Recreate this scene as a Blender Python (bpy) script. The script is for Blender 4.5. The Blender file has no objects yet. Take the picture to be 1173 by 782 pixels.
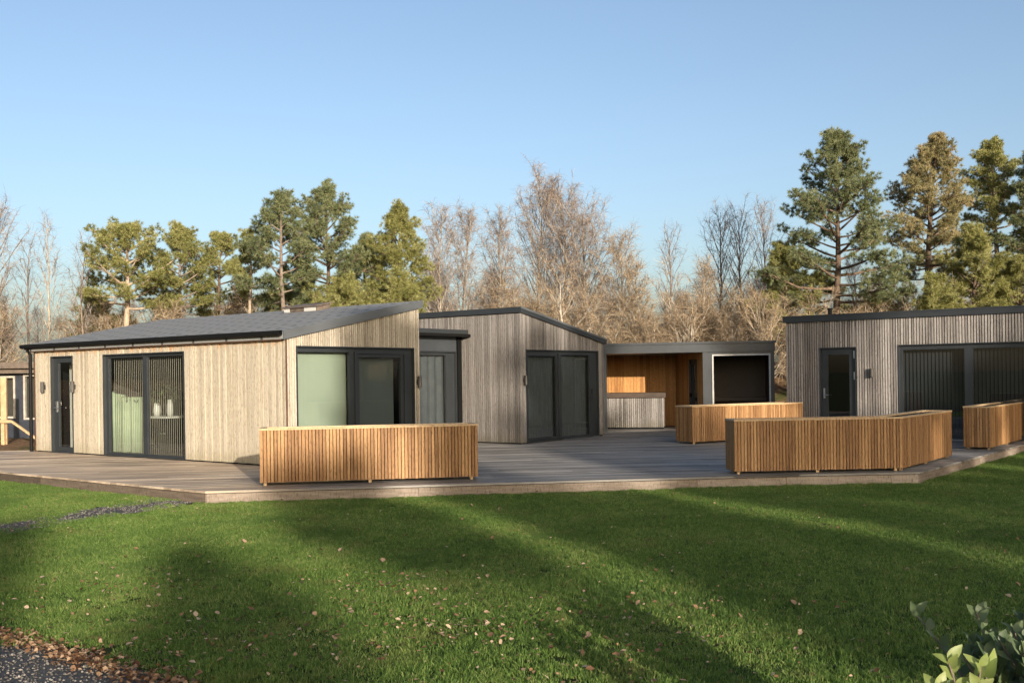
import bpy, math, random
import numpy as np

SC = bpy.context.scene
COL = SC.collection
R = math.radians
rng = np.random.default_rng(11)

# ------------------------------------------------------------------ light direction
SUN_EL = R(11.0)
SUN_H = np.array([0.35, -0.937]); SUN_H /= np.linalg.norm(SUN_H)
SUN = np.array([SUN_H[0]*math.cos(SUN_EL), SUN_H[1]*math.cos(SUN_EL), math.sin(SUN_EL)])

# ------------------------------------------------------------------ object helpers
def tag(o, label=None, cat=None, group=None, kind=None):
    if label: o['label'] = label
    if cat: o['category'] = cat
    if group: o['group'] = group
    if kind: o['kind'] = kind
    return o

def empty(name, loc, label, cat, group=None):
    o = bpy.data.objects.new(name, None)
    o.empty_display_size = 0.3
    o.location = loc
    COL.objects.link(o)
    return tag(o, label, cat, group)

def origin(o):
    p = np.zeros(3)
    while o is not None:
        p += np.array(o.location); o = o.parent
    return p

def link(name, me, parent=None, mat=None):
    o = bpy.data.objects.new(name, me)
    if mat is not None: me.materials.append(mat)
    if parent is not None: o.parent = parent
    COL.objects.link(o)
    return o

def np_mesh(name, V, faces, mat, parent=None, smooth=False, tone=None, loc=None):
    """V (n,3) world; faces: list of (m,k) int arrays"""
    V = np.asarray(V, dtype=np.float64)
    off = origin(parent) if parent is not None else np.zeros(3)
    if loc is not None: off = off + np.array(loc)
    V = (V - off).astype(np.float32)
    me = bpy.data.meshes.new(name)
    me.vertices.add(len(V)); me.vertices.foreach_set('co', V.ravel())
    idx = np.concatenate([f.ravel() for f in faces]).astype(np.int32)
    cnt = np.concatenate([np.full(len(f), f.shape[1]) for f in faces]).astype(np.int32)
    st = np.concatenate([[0], np.cumsum(cnt)[:-1]]).astype(np.int32)
    me.loops.add(len(idx)); me.loops.foreach_set('vertex_index', idx)
    me.polygons.add(len(cnt)); me.polygons.foreach_set('loop_start', st); me.polygons.foreach_set('loop_total', cnt)
    if smooth: me.polygons.foreach_set('use_smooth', np.ones(len(cnt), dtype=bool))
    me.update(calc_edges=True)
    if tone is not None:
        a = me.attributes.new('tone', 'FLOAT', 'POINT'); a.data.foreach_set('value', np.asarray(tone, dtype=np.float32))
    o = link(name, me, parent, mat)
    if loc is not None: o.location = loc
    return o

class MB:
    def __init__(s): s.v = []; s.f = []
    def hexa(s, p):            # p: 8 points, bottom ring 0-3 ccw, top ring 4-7
        b = len(s.v); s.v += [tuple(q) for q in p]
        for q in ((3,2,1,0),(4,5,6,7),(0,1,5,4),(1,2,6,5),(2,3,7,6),(3,0,4,7)):
            s.f.append(tuple(b+i for i in q))
    def box(s, x0,x1,y0,y1,z0,z1):
        s.hexa([(x0,y0,z0),(x1,y0,z0),(x1,y1,z0),(x0,y1,z0),(x0,y0,z1),(x1,y0,z1),(x1,y1,z1),(x0,y1,z1)])
    def prism(s, poly, z0, z1):  # poly ccw from above
        n = len(poly); b = len(s.v)
        s.v += [(p[0],p[1],z0) for p in poly] + [(p[0],p[1],z1) for p in poly]
        s.f.append(tuple(b+i for i in range(n-1,-1,-1))); s.f.append(tuple(b+n+i for i in range(n)))
        for i in range(n):
            j = (i+1) % n
            s.f.append((b+i,b+j,b+n+j,b+n+i))
    def tube(s, pts, rad, n=10, cap=True):
        pts = [np.array(p, float) for p in pts]; b = len(s.v)
        if not hasattr(rad, '__len__'): rad = [rad]*len(pts)
        for i, p in enumerate(pts):
            t = pts[min(i+1,len(pts)-1)] - pts[max(i-1,0)]; t /= np.linalg.norm(t)
            a = np.cross(t, (0,0,1) if abs(t[2]) < .9 else (1,0,0)); a /= np.linalg.norm(a); c = np.cross(t, a)
            for k in range(n):
                w = 2*math.pi*k/n
                s.v.append(tuple(p + rad[i]*(a*math.cos(w)+c*math.sin(w))))
        for i in range(len(pts)-1):
            for k in range(n):
                l = (k+1) % n
                s.f.append((b+i*n+k, b+i*n+l, b+(i+1)*n+l, b+(i+1)*n+k))
        if cap:
            s.f.append(tuple(b+k for k in range(n-1,-1,-1))); e = b+(len(pts)-1)*n
            s.f.append(tuple(e+k for k in range(n)))
    def build(s, name, mat, parent=None, bevel=0, smooth=False):
        off = origin(parent) if parent is not None else np.zeros(3)
        V = [tuple(np.array(v)-off) for v in s.v]
        me = bpy.data.meshes.new(name); me.from_pydata(V, [], s.f); me.update()
        if smooth:
            for p in me.polygons: p.use_smooth = True
        o = link(name, me, parent, mat)
        if bevel:
            m = o.modifiers.new('edge', 'BEVEL'); m.width = bevel; m.segments = 2; m.limit_method = 'ANGLE'
        return o

class Wall:
    """vertical plane: P base corner, d along it, n outward"""
    def __init__(s, P, d, n):
        s.P = np.array(P[:2], float); s.d = np.array(d, float)/np.linalg.norm(d); s.n = np.array(n, float)/np.linalg.norm(n)
    def p(s, a, t, z):
        q = s.P + s.d*a + s.n*t
        return (q[0], q[1], z)
    def box(s, mb, a0,a1,t0,t1,z0,z1):
        zb = z0 if hasattr(z0, '__len__') else (z0, z0)
        zt = z1 if hasattr(z1, '__len__') else (z1, z1)
        lo = [s.p(a0,t0,zb[0]), s.p(a1,t0,zb[1]), s.p(a1,t1,zb[1]), s.p(a0,t1,zb[0])]
        hi = [s.p(a0,t0,zt[0]), s.p(a1,t0,zt[1]), s.p(a1,t1,zt[1]), s.p(a0,t1,zt[0])]
        if np.cross(s.d, s.n) < 0: lo.reverse(); hi.reverse()
        mb.hexa(lo+hi)

def zspans(z0, top, s, opens):
    sp = [(z0, top)]
    for (a0,a1,b0,b1) in opens:
        if a0 <= s <= a1:
            new = []
            for (l,h) in sp:
                if b0 > l: new.append((l, min(h,b0)))
                if b1 < h: new.append((max(l,b1), h))
                if b1 <= l or b0 >= h: new.append((l,h))
            sp = [q for q in set(new) if q[1]-q[0] > .004]
    return sp

def clad(mb, w, S0, S1, top, opens, widths, gap, t0, t1, z0=0.03, tj=0.0, rs=None):
    """vertical boards between S0 and S1, cut round the openings"""
    rs = rs or random.Random(3)
    cuts = sorted({q for o in opens for q in (o[0], o[1]) if S0 < q < S1} | {S1})
    s = S0
    while s < S1 - .004:
        wd = rs.choice(widths)
        nxt = [c for c in cuts if c > s + .004][0]
        e = min(s + wd, nxt)
        if nxt - e < .018: e = nxt
        g = gap if e - s > gap*2 else 0
        dt = rs.uniform(-tj, tj)
        a0, a1 = s + g/2, e - g/2
        for (l,h) in zspans(z0, 1e6, (a0+a1)/2, opens):
            zt = (top(a0), top(a1)) if h > 1e5 else h
            w.box(mb, a0, a1, t0, t1+dt, l - (rs.uniform(0,.004) if l == z0 else 0), zt)
        s = e

def backing(mb, w, S0, S1, top, opens, t0, t1, z0=0.0):
    cuts = [S0] + sorted({q for o in opens for q in (o[0], o[1]) if S0 < q < S1}) + [S1]
    for a0, a1 in zip(cuts[:-1], cuts[1:]):
        for (l,h) in zspans(z0, 1e6, (a0+a1)/2, opens):
            w.box(mb, a0, a1, t0, t1, l, (top(a0), top(a1)) if h > 1e5 else h)

# ------------------------------------------------------------------ materials
def nt(name):
    m = bpy.data.materials.new(name); m.use_nodes = True
    t = m.node_tree; b = t.nodes['Principled BSDF']
    return m, t, b
def N(t, kind, **kw):
    n = t.nodes.new(kind)
    for k, v in kw.items(): setattr(n, k, v)
    return n
def L(t, a, b): t.links.new(a, b)
def ramp(t, src, stops):
    r = N(t, 'ShaderNodeValToRGB'); e = r.color_ramp.elements
    while len(e) < len(stops): e.new(0.5)
    for i, (p, c) in enumerate(stops):
        e[i].position = p; e[i].color = (*c, 1)
    L(t, src, r.inputs[0]); return r.outputs[0]
def noise(t, scale, detail=4, vec=None, rough=.55):
    n = N(t, 'ShaderNodeTexNoise'); n.inputs['Scale'].default_value = scale; n.inputs['Detail'].default_value = detail
    n.inputs['Roughness'].default_value = rough
    if vec is not None: L(t, vec, n.inputs['Vector'])
    return n.outputs['Fac']
def mapped(t, scale, rot=0.0):
    g = N(t, 'ShaderNodeNewGeometry'); m = N(t, 'ShaderNodeMapping')
    m.inputs['Scale'].default_value = scale; m.inputs['Rotation'].default_value = (0,0,rot)
    L(t, g.outputs['Position'], m.inputs['Vector']); return m.outputs[0]
def mixc(t, fac, a, b, mode='MIX'):
    m = N(t, 'ShaderNodeMix', data_type='RGBA', blend_type=mode)
    if isinstance(fac, (int,float)): m.inputs[0].default_value = fac
    else: L(t, fac, m.inputs[0])
    for i, v in ((6,a),(7,b)):
        if isinstance(v, tuple): m.inputs[i].default_value = (*v, 1)
        else: L(t, v, m.inputs[i])
    return m.outputs[2]
def mth(t, op, a, b=None, clamp=False):
    m = N(t, 'ShaderNodeMath', operation=op); m.use_clamp = clamp
    for i, v in ((0,a),(1,b)):
        if v is None: continue
        if isinstance(v, (int,float)): m.inputs[i].default_value = v
        else: L(t, v, m.inputs[i])
    return m.outputs[0]
def bump(t, b, h, strength=.3, dist=.01):
    n = N(t, 'ShaderNodeBump'); n.inputs['Strength'].default_value = strength; n.inputs['Distance'].default_value = dist
    L(t, h, n.inputs['Height']); L(t, n.outputs[0], b.inputs['Normal'])
def island(t): return N(t, 'ShaderNodeNewGeometry').outputs['Random Per Island']

def wood(name, cols, rough=.75, grain=(38,38,1.6), tonerange=.5, knots=True, stain=None, damp=None, rot=0.0):
    """cols: dark, mid, light; per-board tone from island, grain along z"""
    m, t, b = nt(name)
    v = mapped(t, grain, rot)
    isl = island(t)
    off = N(t, 'ShaderNodeVectorMath', operation='ADD'); L(t, v, off.inputs[0])
    cmb = N(t, 'ShaderNodeCombineXYZ'); k = mth(t, 'MULTIPLY', isl, 37.0)
    L(t, k, cmb.inputs[0]); L(t, k, cmb.inputs[2]); L(t, cmb.outputs[0], off.inputs[1])
    g = noise(t, 1.0, 6, off.outputs[0], .65)
    f = mth(t, 'ADD', mth(t, 'MULTIPLY', isl, tonerange), mth(t, 'MULTIPLY', g, 1.25 - tonerange))
    f = mth(t, 'SUBTRACT', f, .13)
    c = ramp(t, f, [(.2, cols[0]), (.5, cols[1]), (.82, cols[2])])
    sp = noise(t, 1.0, 3, mapped(t, (60,60,14), rot)); c = mixc(t, .7, c, ramp(t, sp, [(.32,(.55,.52,.48)),(.5,(1,1,1))]), 'MULTIPLY')
    if knots:
        vk = mapped(t, (9,9,2.2), rot)
        vo = N(t, 'ShaderNodeTexVoronoi'); vo.inputs['Scale'].default_value = 1.4; L(t, vk, vo.inputs['Vector'])
        kf = mth(t, 'LESS_THAN', vo.outputs['Distance'], .1)
        c = mixc(t, mth(t, 'MULTIPLY', kf, .55), c, tuple(q*.35 for q in cols[0]))
    sep = N(t, 'ShaderNodeSeparateXYZ'); L(t, N(t, 'ShaderNodeNewGeometry').outputs['Position'], sep.inputs[0])
    if stain:     # fresh orange timber kept dry below the eave, ragged lower edge
        z0, colr = stain
        n2 = noise(t, 1.0, 3, mapped(t, (6,6,.4), rot))
        e = mth(t, 'ADD', sep.outputs[2], mth(t, 'MULTIPLY', mth(t, 'SUBTRACT', n2, .5), .5))
        mr = N(t, 'ShaderNodeMapRange'); L(t, e, mr.inputs[0]); mr.inputs[1].default_value = z0-.05; mr.inputs[2].default_value = z0+.12
        c = mixc(t, mth(t, 'MULTIPLY', mr.outputs[0], .8), c, colr)
    if damp:      # green-grey splash stain above the deck
        n3 = noise(t, 1.0, 3, mapped(t, (5,5,1.0), rot))
        e = mth(t, 'ADD', sep.outputs[2], mth(t, 'MULTIPLY', mth(t, 'SUBTRACT', n3, .5), .5))
        mr = N(t, 'ShaderNodeMapRange'); L(t, e, mr.inputs[0]); mr.inputs[1].default_value = .3; mr.inputs[2].default_value = .02
        c = mixc(t, mth(t, 'MULTIPLY', mr.outputs[0], .55), c, damp)
    L(t, c, b.inputs['Base Color']); b.inputs['Roughness'].default_value = rough
    b.inputs['Specular IOR Level'].default_value = .25
    bump(t, b, g, .35, .004)
    return m

def plain(name, col, rough=.5, metal=0.0, var=.25, scale=6.0, spec=.5):
    m, t, b = nt(name)
    n = noise(t, scale, 5, N(t, 'ShaderNodeNewGeometry').outputs['Position'])
    c = ramp(t, n, [(.3, tuple(q*(1-var) for q in col)), (.7, tuple(min(1,q*(1+var)) for q in col))])
    L(t, c, b.inputs['Base Color']); b.inputs['Metallic'].default_value = metal
    r = N(t, 'ShaderNodeMapRange'); L(t, n, r.inputs[0]); r.inputs[3].default_value = max(0,rough-.1); r.inputs[4].default_value = min(1,rough+.12)
    L(t, r.outputs[0], b.inputs['Roughness']); b.inputs['Specular IOR Level'].default_value = spec
    return m

def glass(name, tint=(.82,.86,.85), f0=.06):
    m, t, b = nt(name); t.nodes.remove(b)
    out = t.nodes['Material Output']
    lw = N(t, 'ShaderNodeLayerWeight'); lw.inputs['Blend'].default_value = .5
    f = mth(t, 'ADD', mth(t, 'MULTIPLY', mth(t, 'POWER', lw.outputs['Facing'], 4.0), .9), f0, True)
    tr = N(t, 'ShaderNodeBsdfTransparent'); tr.inputs[0].default_value = (*tint,1)
    gl = N(t, 'ShaderNodeBsdfGlossy'); gl.inputs['Roughness'].default_value = .012
    nb = N(t, 'ShaderNodeBump'); nb.inputs['Strength'].default_value = .02; nb.inputs['Distance'].default_value = .02
    L(t, noise(t, 1.3, 2, N(t, 'ShaderNodeNewGeometry').outputs['Position']), nb.inputs['Height']); L(t, nb.outputs[0], gl.inputs['Normal'])
    mx = N(t, 'ShaderNodeMixShader'); L(t, f, mx.inputs[0]); L(t, tr.outputs[0], mx.inputs[1]); L(t, gl.outputs[0], mx.inputs[2])
    L(t, mx.outputs[0], out.inputs[0])
    return m

def foliage(name, c0, c1, c2, rough=.6, trans=.25, attr=True, spec=.3):
    m, t, b = nt(name)
    src = N(t, 'ShaderNodeAttribute', attribute_name='tone').outputs['Fac'] if attr else island(t)
    f = mth(t, 'ADD', mth(t, 'MULTIPLY', src, .8), mth(t, 'MULTIPLY', island(t), .2))
    c = ramp(t, f, [(.1,c0),(.5,c1),(.92,c2)])
    L(t, c, b.inputs['Base Color']); b.inputs['Roughness'].default_value = rough; b.inputs['Specular IOR Level'].default_value = spec
    if trans > 0:
        out = t.nodes['Material Output']
        tl = N(t, 'ShaderNodeBsdfTranslucent'); L(t, c, tl.inputs[0])
        mx = N(t, 'ShaderNodeMixShader'); mx.inputs[0].default_value = trans
        L(t, b.outputs[0], mx.inputs[1]); L(t, tl.outputs[0], mx.inputs[2]); L(t, mx.outputs[0], out.inputs[0])
    return m

def bark(name, c0, c1, c2, zs=.6):
    m, t, b = nt(name)
    n = noise(t, 1.0, 6, mapped(t, (9,9,9*zs)), .7)
    c = ramp(t, n, [(.3,c0),(.5,c1),(.7,c2)])
    L(t, c, b.inputs['Base Color']); b.inputs['Roughness'].default_value = .9; b.inputs['Specular IOR Level'].default_value = .15
    bump(t, b, n, .6, .03)
    return m

M = {}
M['pale'] = wood('pale_larch', [(.30,.257,.193),(.44,.387,.297),(.54,.483,.382)], tonerange=.36, stain=(2.22,(.50,.235,.08)), damp=(.25,.22,.14), rot=R(37))
M['pale_batten'] = wood('pale_batten', [(.25,.216,.168),(.395,.35,.276),(.50,.452,.37)], tonerange=.4, damp=(.22,.20,.13))
M['grey'] = wood('grey_batten', [(.105,.097,.09),(.205,.190,.176),(.315,.297,.28)], tonerange=.42, damp=(.10,.09,.055))
M['grey4'] = wood('grey_batten_light', [(.13,.12,.111),(.255,.236,.219),(.385,.362,.34)], tonerange=.42, damp=(.13,.12,.08))
M['larch'] = wood('oiled_larch', [(.165,.084,.035),(.29,.158,.068),(.41,.245,.112)], rough=.6, tonerange=.42)
M['cap'] = wood('planter_cap', [(.30,.19,.10),(.45,.31,.17),(.55,.41,.25)], rough=.6, grain=(6,6,6), knots=False)
M['orange'] = wood('orange_lining', [(.24,.105,.03),(.42,.205,.065),(.52,.28,.10)], rough=.55, tonerange=.35)
M['darkwood'] = plain('dark_stained_timber', (.045,.028,.018), .5)
M['membrane'] = plain('black_membrane', (.008,.008,.009), .9, spec=.1)
M['metal'] = plain('anthracite_metal', (.023,.027,.030), .45, var=.12, scale=3)
M['metal2'] = plain('grey_flashing', (.085,.092,.098), .42, var=.14, scale=2)
M['metal3'] = plain('slate_grey_panel', (.042,.048,.054), .34, var=.12, scale=2)
M['black'] = plain('black_gutter', (.006,.006,.006), .6, var=.1, spec=.15)
M['steel'] = plain('brushed_steel', (.55,.55,.54), .3, metal=1.0, var=.1)
M['whitetrim'] = plain('white_trim', (.50,.49,.46), .5, var=.06)
M['glass'] = glass('window_glass')
M['glass_dark'] = glass('tinted_glass', (.58,.62,.64), .11)
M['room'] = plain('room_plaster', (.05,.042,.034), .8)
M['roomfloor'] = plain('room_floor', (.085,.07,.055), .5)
M['blind'] = plain('sage_blind', (.30,.345,.265), .8, var=.04, scale=2)
M['shaded_blind'] = plain('sage_blind_shaded', (.085,.10,.098), .8, var=.06, scale=2)  # sage blind in tree shade, the shade put into its colour
M['darkblind'] = plain('charcoal_blind', (.022,.025,.026), .6, var=.2)
M['curtain'] = plain('grey_curtain', (.15,.158,.155), .9, var=.15)
M['string'] = plain('cream_string', (.30,.27,.22), .8, var=.1)
M['screen'] = plain('pale_green_felt', (.42,.50,.33), .9, var=.08)
M['ivory'] = plain('ivory_ceramic', (.66,.64,.58), .35, var=.05)
M['chair'] = plain('black_leather', (.012,.012,.013), .45)
M['soil'] = plain('planter_soil', (.03,.022,.016), .95, var=.4, scale=18)

# roof shingles: courses run along the eave, tabs staggered
def shingle():
    m, t, b = nt('grey_shingle')
    tc = N(t, 'ShaderNodeUVMap'); tc.uv_map = 'UVMap'
    br = N(t, 'ShaderNodeTexBrick'); L(t, tc.outputs[0], br.inputs['Vector'])
    br.inputs['Scale'].default_value = 1.0; br.inputs['Brick Width'].default_value = 1.0; br.inputs['Row Height'].default_value = .19
    br.inputs['Mortar Size'].default_value = .035; br.inputs['Color1'].default_value = (.285,.29,.283,1); br.inputs['Color2'].default_value = (.292,.297,.29,1)
    br.inputs['Mortar'].default_value = (.06,.06,.06,1)
    n = noise(t, 14, 6, N(t, 'ShaderNodeNewGeometry').outputs['Position'], .7)
    c = mixc(t, .6, br.outputs[0], ramp(t, n, [(.3,(.66,.66,.66)),(.7,(.9,.9,.89))]), 'MULTIPLY')
    L(t, c, b.inputs['Base Color']); b.inputs['Roughness'].default_value = .8
    bump(t, b, br.outputs['Fac'], -.25, .006)
    return m
M['shingle'] = shingle()

def deck_mat():
    m, t, b = nt('weathered_deck')
    a = math.atan2(1.3, 10.6)
    v = mapped(t, (1.1, 26, 26), -a)
    isl = island(t)
    off = N(t, 'ShaderNodeVectorMath', operation='ADD'); L(t, v, off.inputs[0])
    cmb = N(t, 'ShaderNodeCombineXYZ'); k = mth(t, 'MULTIPLY', isl, 41.0); L(t, k, cmb.inputs[0]); L(t, k, cmb.inputs[1]); L(t, cmb.outputs[0], off.inputs[1])
    g = noise(t, 1.0, 6, off.outputs[0], .65)
    f = mth(t, 'ADD', mth(t, 'MULTIPLY', isl, .45), mth(t, 'MULTIPLY', g, .65))
    pos = N(t, 'ShaderNodeNewGeometry').outputs['Position']
    # damp blotches left by rain
    w = noise(t, .55, 4, pos)
    grey = ramp(t, f, [(.2,(.072,.067,.060)),(.5,(.185,.173,.155)),(.85,(.31,.292,.262))])
    tan = ramp(t, f, [(.2,(.21,.155,.105)),(.5,(.41,.32,.23)),(.85,(.58,.47,.35))])
    sep = N(t, 'ShaderNodeSeparateXYZ'); L(t, pos, sep.inputs[0])
    mr = N(t, 'ShaderNodeMapRange'); L(t, mth(t, 'ADD', sep.outputs[0], mth(t, 'MULTIPLY', mth(t,'SUBTRACT',w,.5), 5.0)), mr.inputs[0])
    mr.inputs[1].default_value = -4.6; mr.inputs[2].default_value = -2.2     # sunlit tan on the left, shaded grey beyond, put into the colour
    c = mixc(t, mr.outputs[0], tan, grey)
    wv = noise(t, 1.0, 4, mapped(t, (.5,2.2,2.2), -a)); c = mixc(t, .75, c, ramp(t, wv, [(.36,(.5,.5,.52)),(.54,(1,1,1))]), 'MULTIPLY')
    L(t, c, b.inputs['Base Color'])
    r = N(t, 'ShaderNodeMapRange'); L(t, w, r.inputs[0]); r.inputs[1].default_value=.35; r.inputs[2].default_value=.65; r.inputs[3].default_value=.5; r.inputs[4].default_value=.8
    L(t, r.outputs[0], b.inputs['Roughness']); b.inputs['Specular IOR Level'].default_value = .35
    bump(t, b, g, .4, .004)
    return m
M['deck'] = deck_mat()
M['fascia'] = wood('deck_fascia', [(.12,.092,.07),(.22,.178,.14),(.34,.285,.235)], grain=(3,3,26), tonerange=.4, knots=True)

M['fascia_shaded'] = wood('deck_fascia_shaded', [(.035,.027,.02),(.085,.065,.048),(.16,.125,.095)], grain=(3,3,26), tonerange=.5, knots=True)  # tree shade, with some dirt, put into the board colour

def ground_mat():
    m, t, b = nt('ground_soil_and_leaves')
    pos = N(t, 'ShaderNodeNewGeometry').outputs['Position']
    n1 = noise(t, .45, 5, pos); n2 = noise(t, 9, 5, pos, .7); n3 = noise(t, 40, 3, pos)
    leaf = ramp(t, n2, [(.3,(.07,.035,.018)),(.5,(.20,.115,.06)),(.68,(.36,.25,.145))])
    moss = ramp(t, n3, [(.3,(.03,.045,.012)),(.7,(.09,.12,.03))])
    far = mixc(t, ramp(t, n1, [(.5,(0,0,0)),(.62,(.8,.8,.8))]), leaf, moss)
    near = ramp(t, n2, [(.3,(.018,.026,.008)),(.6,(.04,.05,.015)),(.75,(.07,.06,.025))])
    sep = N(t, 'ShaderNodeSeparateXYZ'); L(t, pos, sep.inputs[0])
    mr = N(t, 'ShaderNodeMapRange'); L(t, mth(t,'ADD',sep.outputs[1],mth(t,'MULTIPLY',n1,3.0)), mr.inputs[0]); mr.inputs[1].default_value=23.5; mr.inputs[2].default_value=25.5
    c = mixc(t, mr.outputs[0], near, far)
    L(t, c, b.inputs['Base Color']); b.inputs['Roughness'].default_value = .95; b.inputs['Specular IOR Level'].default_value=.1
    bump(t, b, n2, .8, .05)
    return m
M['ground'] = ground_mat()

def gravel_mat(stone=False):
    m, t, b = nt('gravel_stone' if stone else 'gravel_bed')
    pos = N(t, 'ShaderNodeNewGeometry').outputs['Position']
    if stone:
        c = ramp(t, island(t), [(0,(.045,.04,.036)),(.5,(.115,.104,.094)),(.85,(.20,.185,.165)),(1,(.30,.27,.23))])
    else:
        vo = N(t, 'ShaderNodeTexVoronoi'); vo.inputs['Scale'].default_value = 70; L(t, pos, vo.inputs['Vector'])
        c = mixc(t, .35, ramp(t, vo.outputs['Distance'], [(0,(.13,.125,.118)),(.6,(.032,.030,.028))]), vo.outputs['Color'], 'MULTIPLY')
        bump(t, b, vo.outputs['Distance'], -1, .012)
    L(t, c, b.inputs['Base Color']); b.inputs['Roughness'].default_value = .85
    return m
M['gravel'] = gravel_mat(); M['stone'] = gravel_mat(True)

def grass_mat():
    m, t, b = nt('grass_blade')
    pos = N(t, 'ShaderNodeNewGeometry').outputs['Position']
    n1 = noise(t, .8, 4, pos); n2 = noise(t, 5, 3, pos)
    n3 = noise(t, 24, 3, pos)
    f = mth(t,'ADD',mth(t,'MULTIPLY',n1,.40),mth(t,'ADD',mth(t,'MULTIPLY',n2,.22),mth(t,'ADD',mth(t,'MULTIPLY',island(t),.42),mth(t,'MULTIPLY',mth(t,'SUBTRACT',n3,.5),.6))))
    c = ramp(t, f, [(.22,(.048,.090,.020)),(.45,(.105,.190,.036)),(.65,(.190,.285,.064)),(.80,(.35,.365,.13)),(.92,(.48,.40,.21))])
    pm = noise(t, 1.9, 5, pos, .65)      # mossy and yellowed patches
    c = mixc(t, ramp(t, pm, [(.54,(0,0,0)),(.68,(.40,.40,.40))]), c, (.22,.20,.07))
    pd = noise(t, .7, 4, pos, .6); c = mixc(t, ramp(t, pd, [(.52,(0,0,0)),(.64,(.45,.45,.45))]), c, (.065,.125,.03))
    L(t, c, b.inputs['Base Color']); b.inputs['Roughness'].default_value=.55; b.inputs['Specular IOR Level'].default_value=.25
    tl = N(t,'ShaderNodeBsdfTranslucent'); L(t, c, tl.inputs[0])
    mx = N(t,'ShaderNodeMixShader'); mx.inputs[0].default_value=.4
    L(t,b.outputs[0],mx.inputs[1]); L(t,tl.outputs[0],mx.inputs[2]); L(t,mx.outputs[0],t.nodes['Material Output'].inputs[0])
    return m
M['grass'] = grass_mat()
M['leaf'] = foliage('dead_leaf', (.10,.05,.025),(.25,.14,.075),(.50,.37,.25), .7, .15, attr=False)
M['leaf_brown'] = foliage('brown_leaf', (.07,.03,.014),(.20,.105,.05),(.42,.29,.18), .8, .1, attr=False)
M['needle'] = foliage('pine_needle', (.14,.15,.05),(.30,.30,.10),(.46,.44,.20), .5, .45)
M['needle_blue'] = foliage('pine_needle_blue', (.095,.12,.06),(.21,.24,.115),(.35,.355,.19), .5, .45)
M['needle_rust'] = foliage('pine_needle_rusty', (.19,.185,.08),(.34,.305,.15),(.48,.385,.22), .6, .45)
M['bark_pine'] = bark('pine_bark', (.05,.038,.03),(.12,.085,.06),(.20,.14,.10))
M['bark_pale'] = bark('pale_pine_bark', (.20,.14,.095),(.36,.28,.20),(.48,.40,.30))
M['bark_birch'] = bark('birch_bark', (.12,.102,.08),(.30,.262,.21),(.52,.465,.38), .25)
M['bark_brown'] = bark('brown_bark', (.09,.065,.05),(.19,.15,.12),(.30,.25,.20))
M['twig_birch'] = foliage('birch_twig', (.13,.098,.078),(.225,.175,.14),(.34,.28,.225), .8, 0, attr=False)
M['twig_gold'] = foliage('golden_twig', (.145,.102,.062),(.255,.19,.12),(.40,.315,.21), .8, 0, attr=False)
M['twig_grey'] = foliage('grey_twig', (.12,.10,.09),(.20,.175,.16),(.30,.27,.25), .8, 0, attr=False)
M['shrub_leaf'] = foliage('shrub_leaf', (.05,.08,.04),(.11,.155,.065),(.21,.26,.12), .5, .3, spec=.35)
M['shrub_young'] = foliage('young_leaf', (.16,.22,.055),(.29,.35,.10),(.42,.46,.17), .45, .4, spec=.5)

# ------------------------------------------------------------------ terrain
LAWN = -.17
def gh(x, y):
    t = np.clip((np.asarray(y, float)-33)/17, 0, 1)
    return LAWN - .01 + 2.2*t*t*(3-2*t)
def ground():
    xs = np.concatenate([[-700,-300,-120], np.linspace(-70,70,71), [120,300,700]])
    ys = np.concatenate([[-700,-200,-60], np.linspace(-30,90,121), [160,300,700]])
    X, Y = np.meshgrid(xs, ys); Z = gh(X, Y) + np.where(Y > 34, .12*np.sin(X*.7)*np.sin(Y*.9), 0)
    V = np.stack([X,Y,Z], -1).reshape(-1,3); nx = len(xs); ny = len(ys)
    i, j = np.meshgrid(np.arange(nx-1), np.arange(ny-1)); a = (j*nx+i).ravel()
    F = np.stack([a,a+1,a+nx+1,a+nx], 1)
    tag(np_mesh('ground', V, [F], M['ground'], smooth=True), kind='structure')
ground()

GRAVEL_NEAR = np.array([(-1.55,5.45),(-1.89,5.91),(-2.56,6.40),(-3.08,6.82),(-3.63,7.23),(-5.5,8.6),(-7.5,8.6),(-7.5,1.0),(1.0,1.0),(.6,3.8)])
GRAVEL_MID = np.array([(-9.5,11.2),(-7.5,11.6),(-5.87,11.74),(-5.60,12.45),(-5.20,13.2),(-4.62,14.1),(-4.55,14.62),(-5.35,15.2),(-5.5,14.66),(-5.78,14.1),(-6.0,13.3),(-6.36,12.68),(-8.0,12.3),(-9.5,12.2)])
for poly, lab in ((GRAVEL_NEAR,'gravel_drive'), (GRAVEL_MID,'gravel_path')):
    me = bpy.data.meshes.new(lab); me.from_pydata([(p[0],p[1],LAWN+.004) for p in poly], [], [tuple(range(len(poly)))])
    if me.polygons[0].normal.z < 0: me.flip_normals()
    tag(link(lab, me, None, M['gravel']), kind='structure')

def inside(P, poly):
    x, y = P[:,0], P[:,1]; r = np.zeros(len(P), bool); n = len(poly)
    for i in range(n):
        x0,y0 = poly[i]; x1,y1 = poly[(i+1)%n]
        c = ((y0>y) != (y1>y)) & (x < (x1-x0)*(y-y0)/((y1-y0) or 1e-9)+x0)
        r ^= c
    return r

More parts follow.
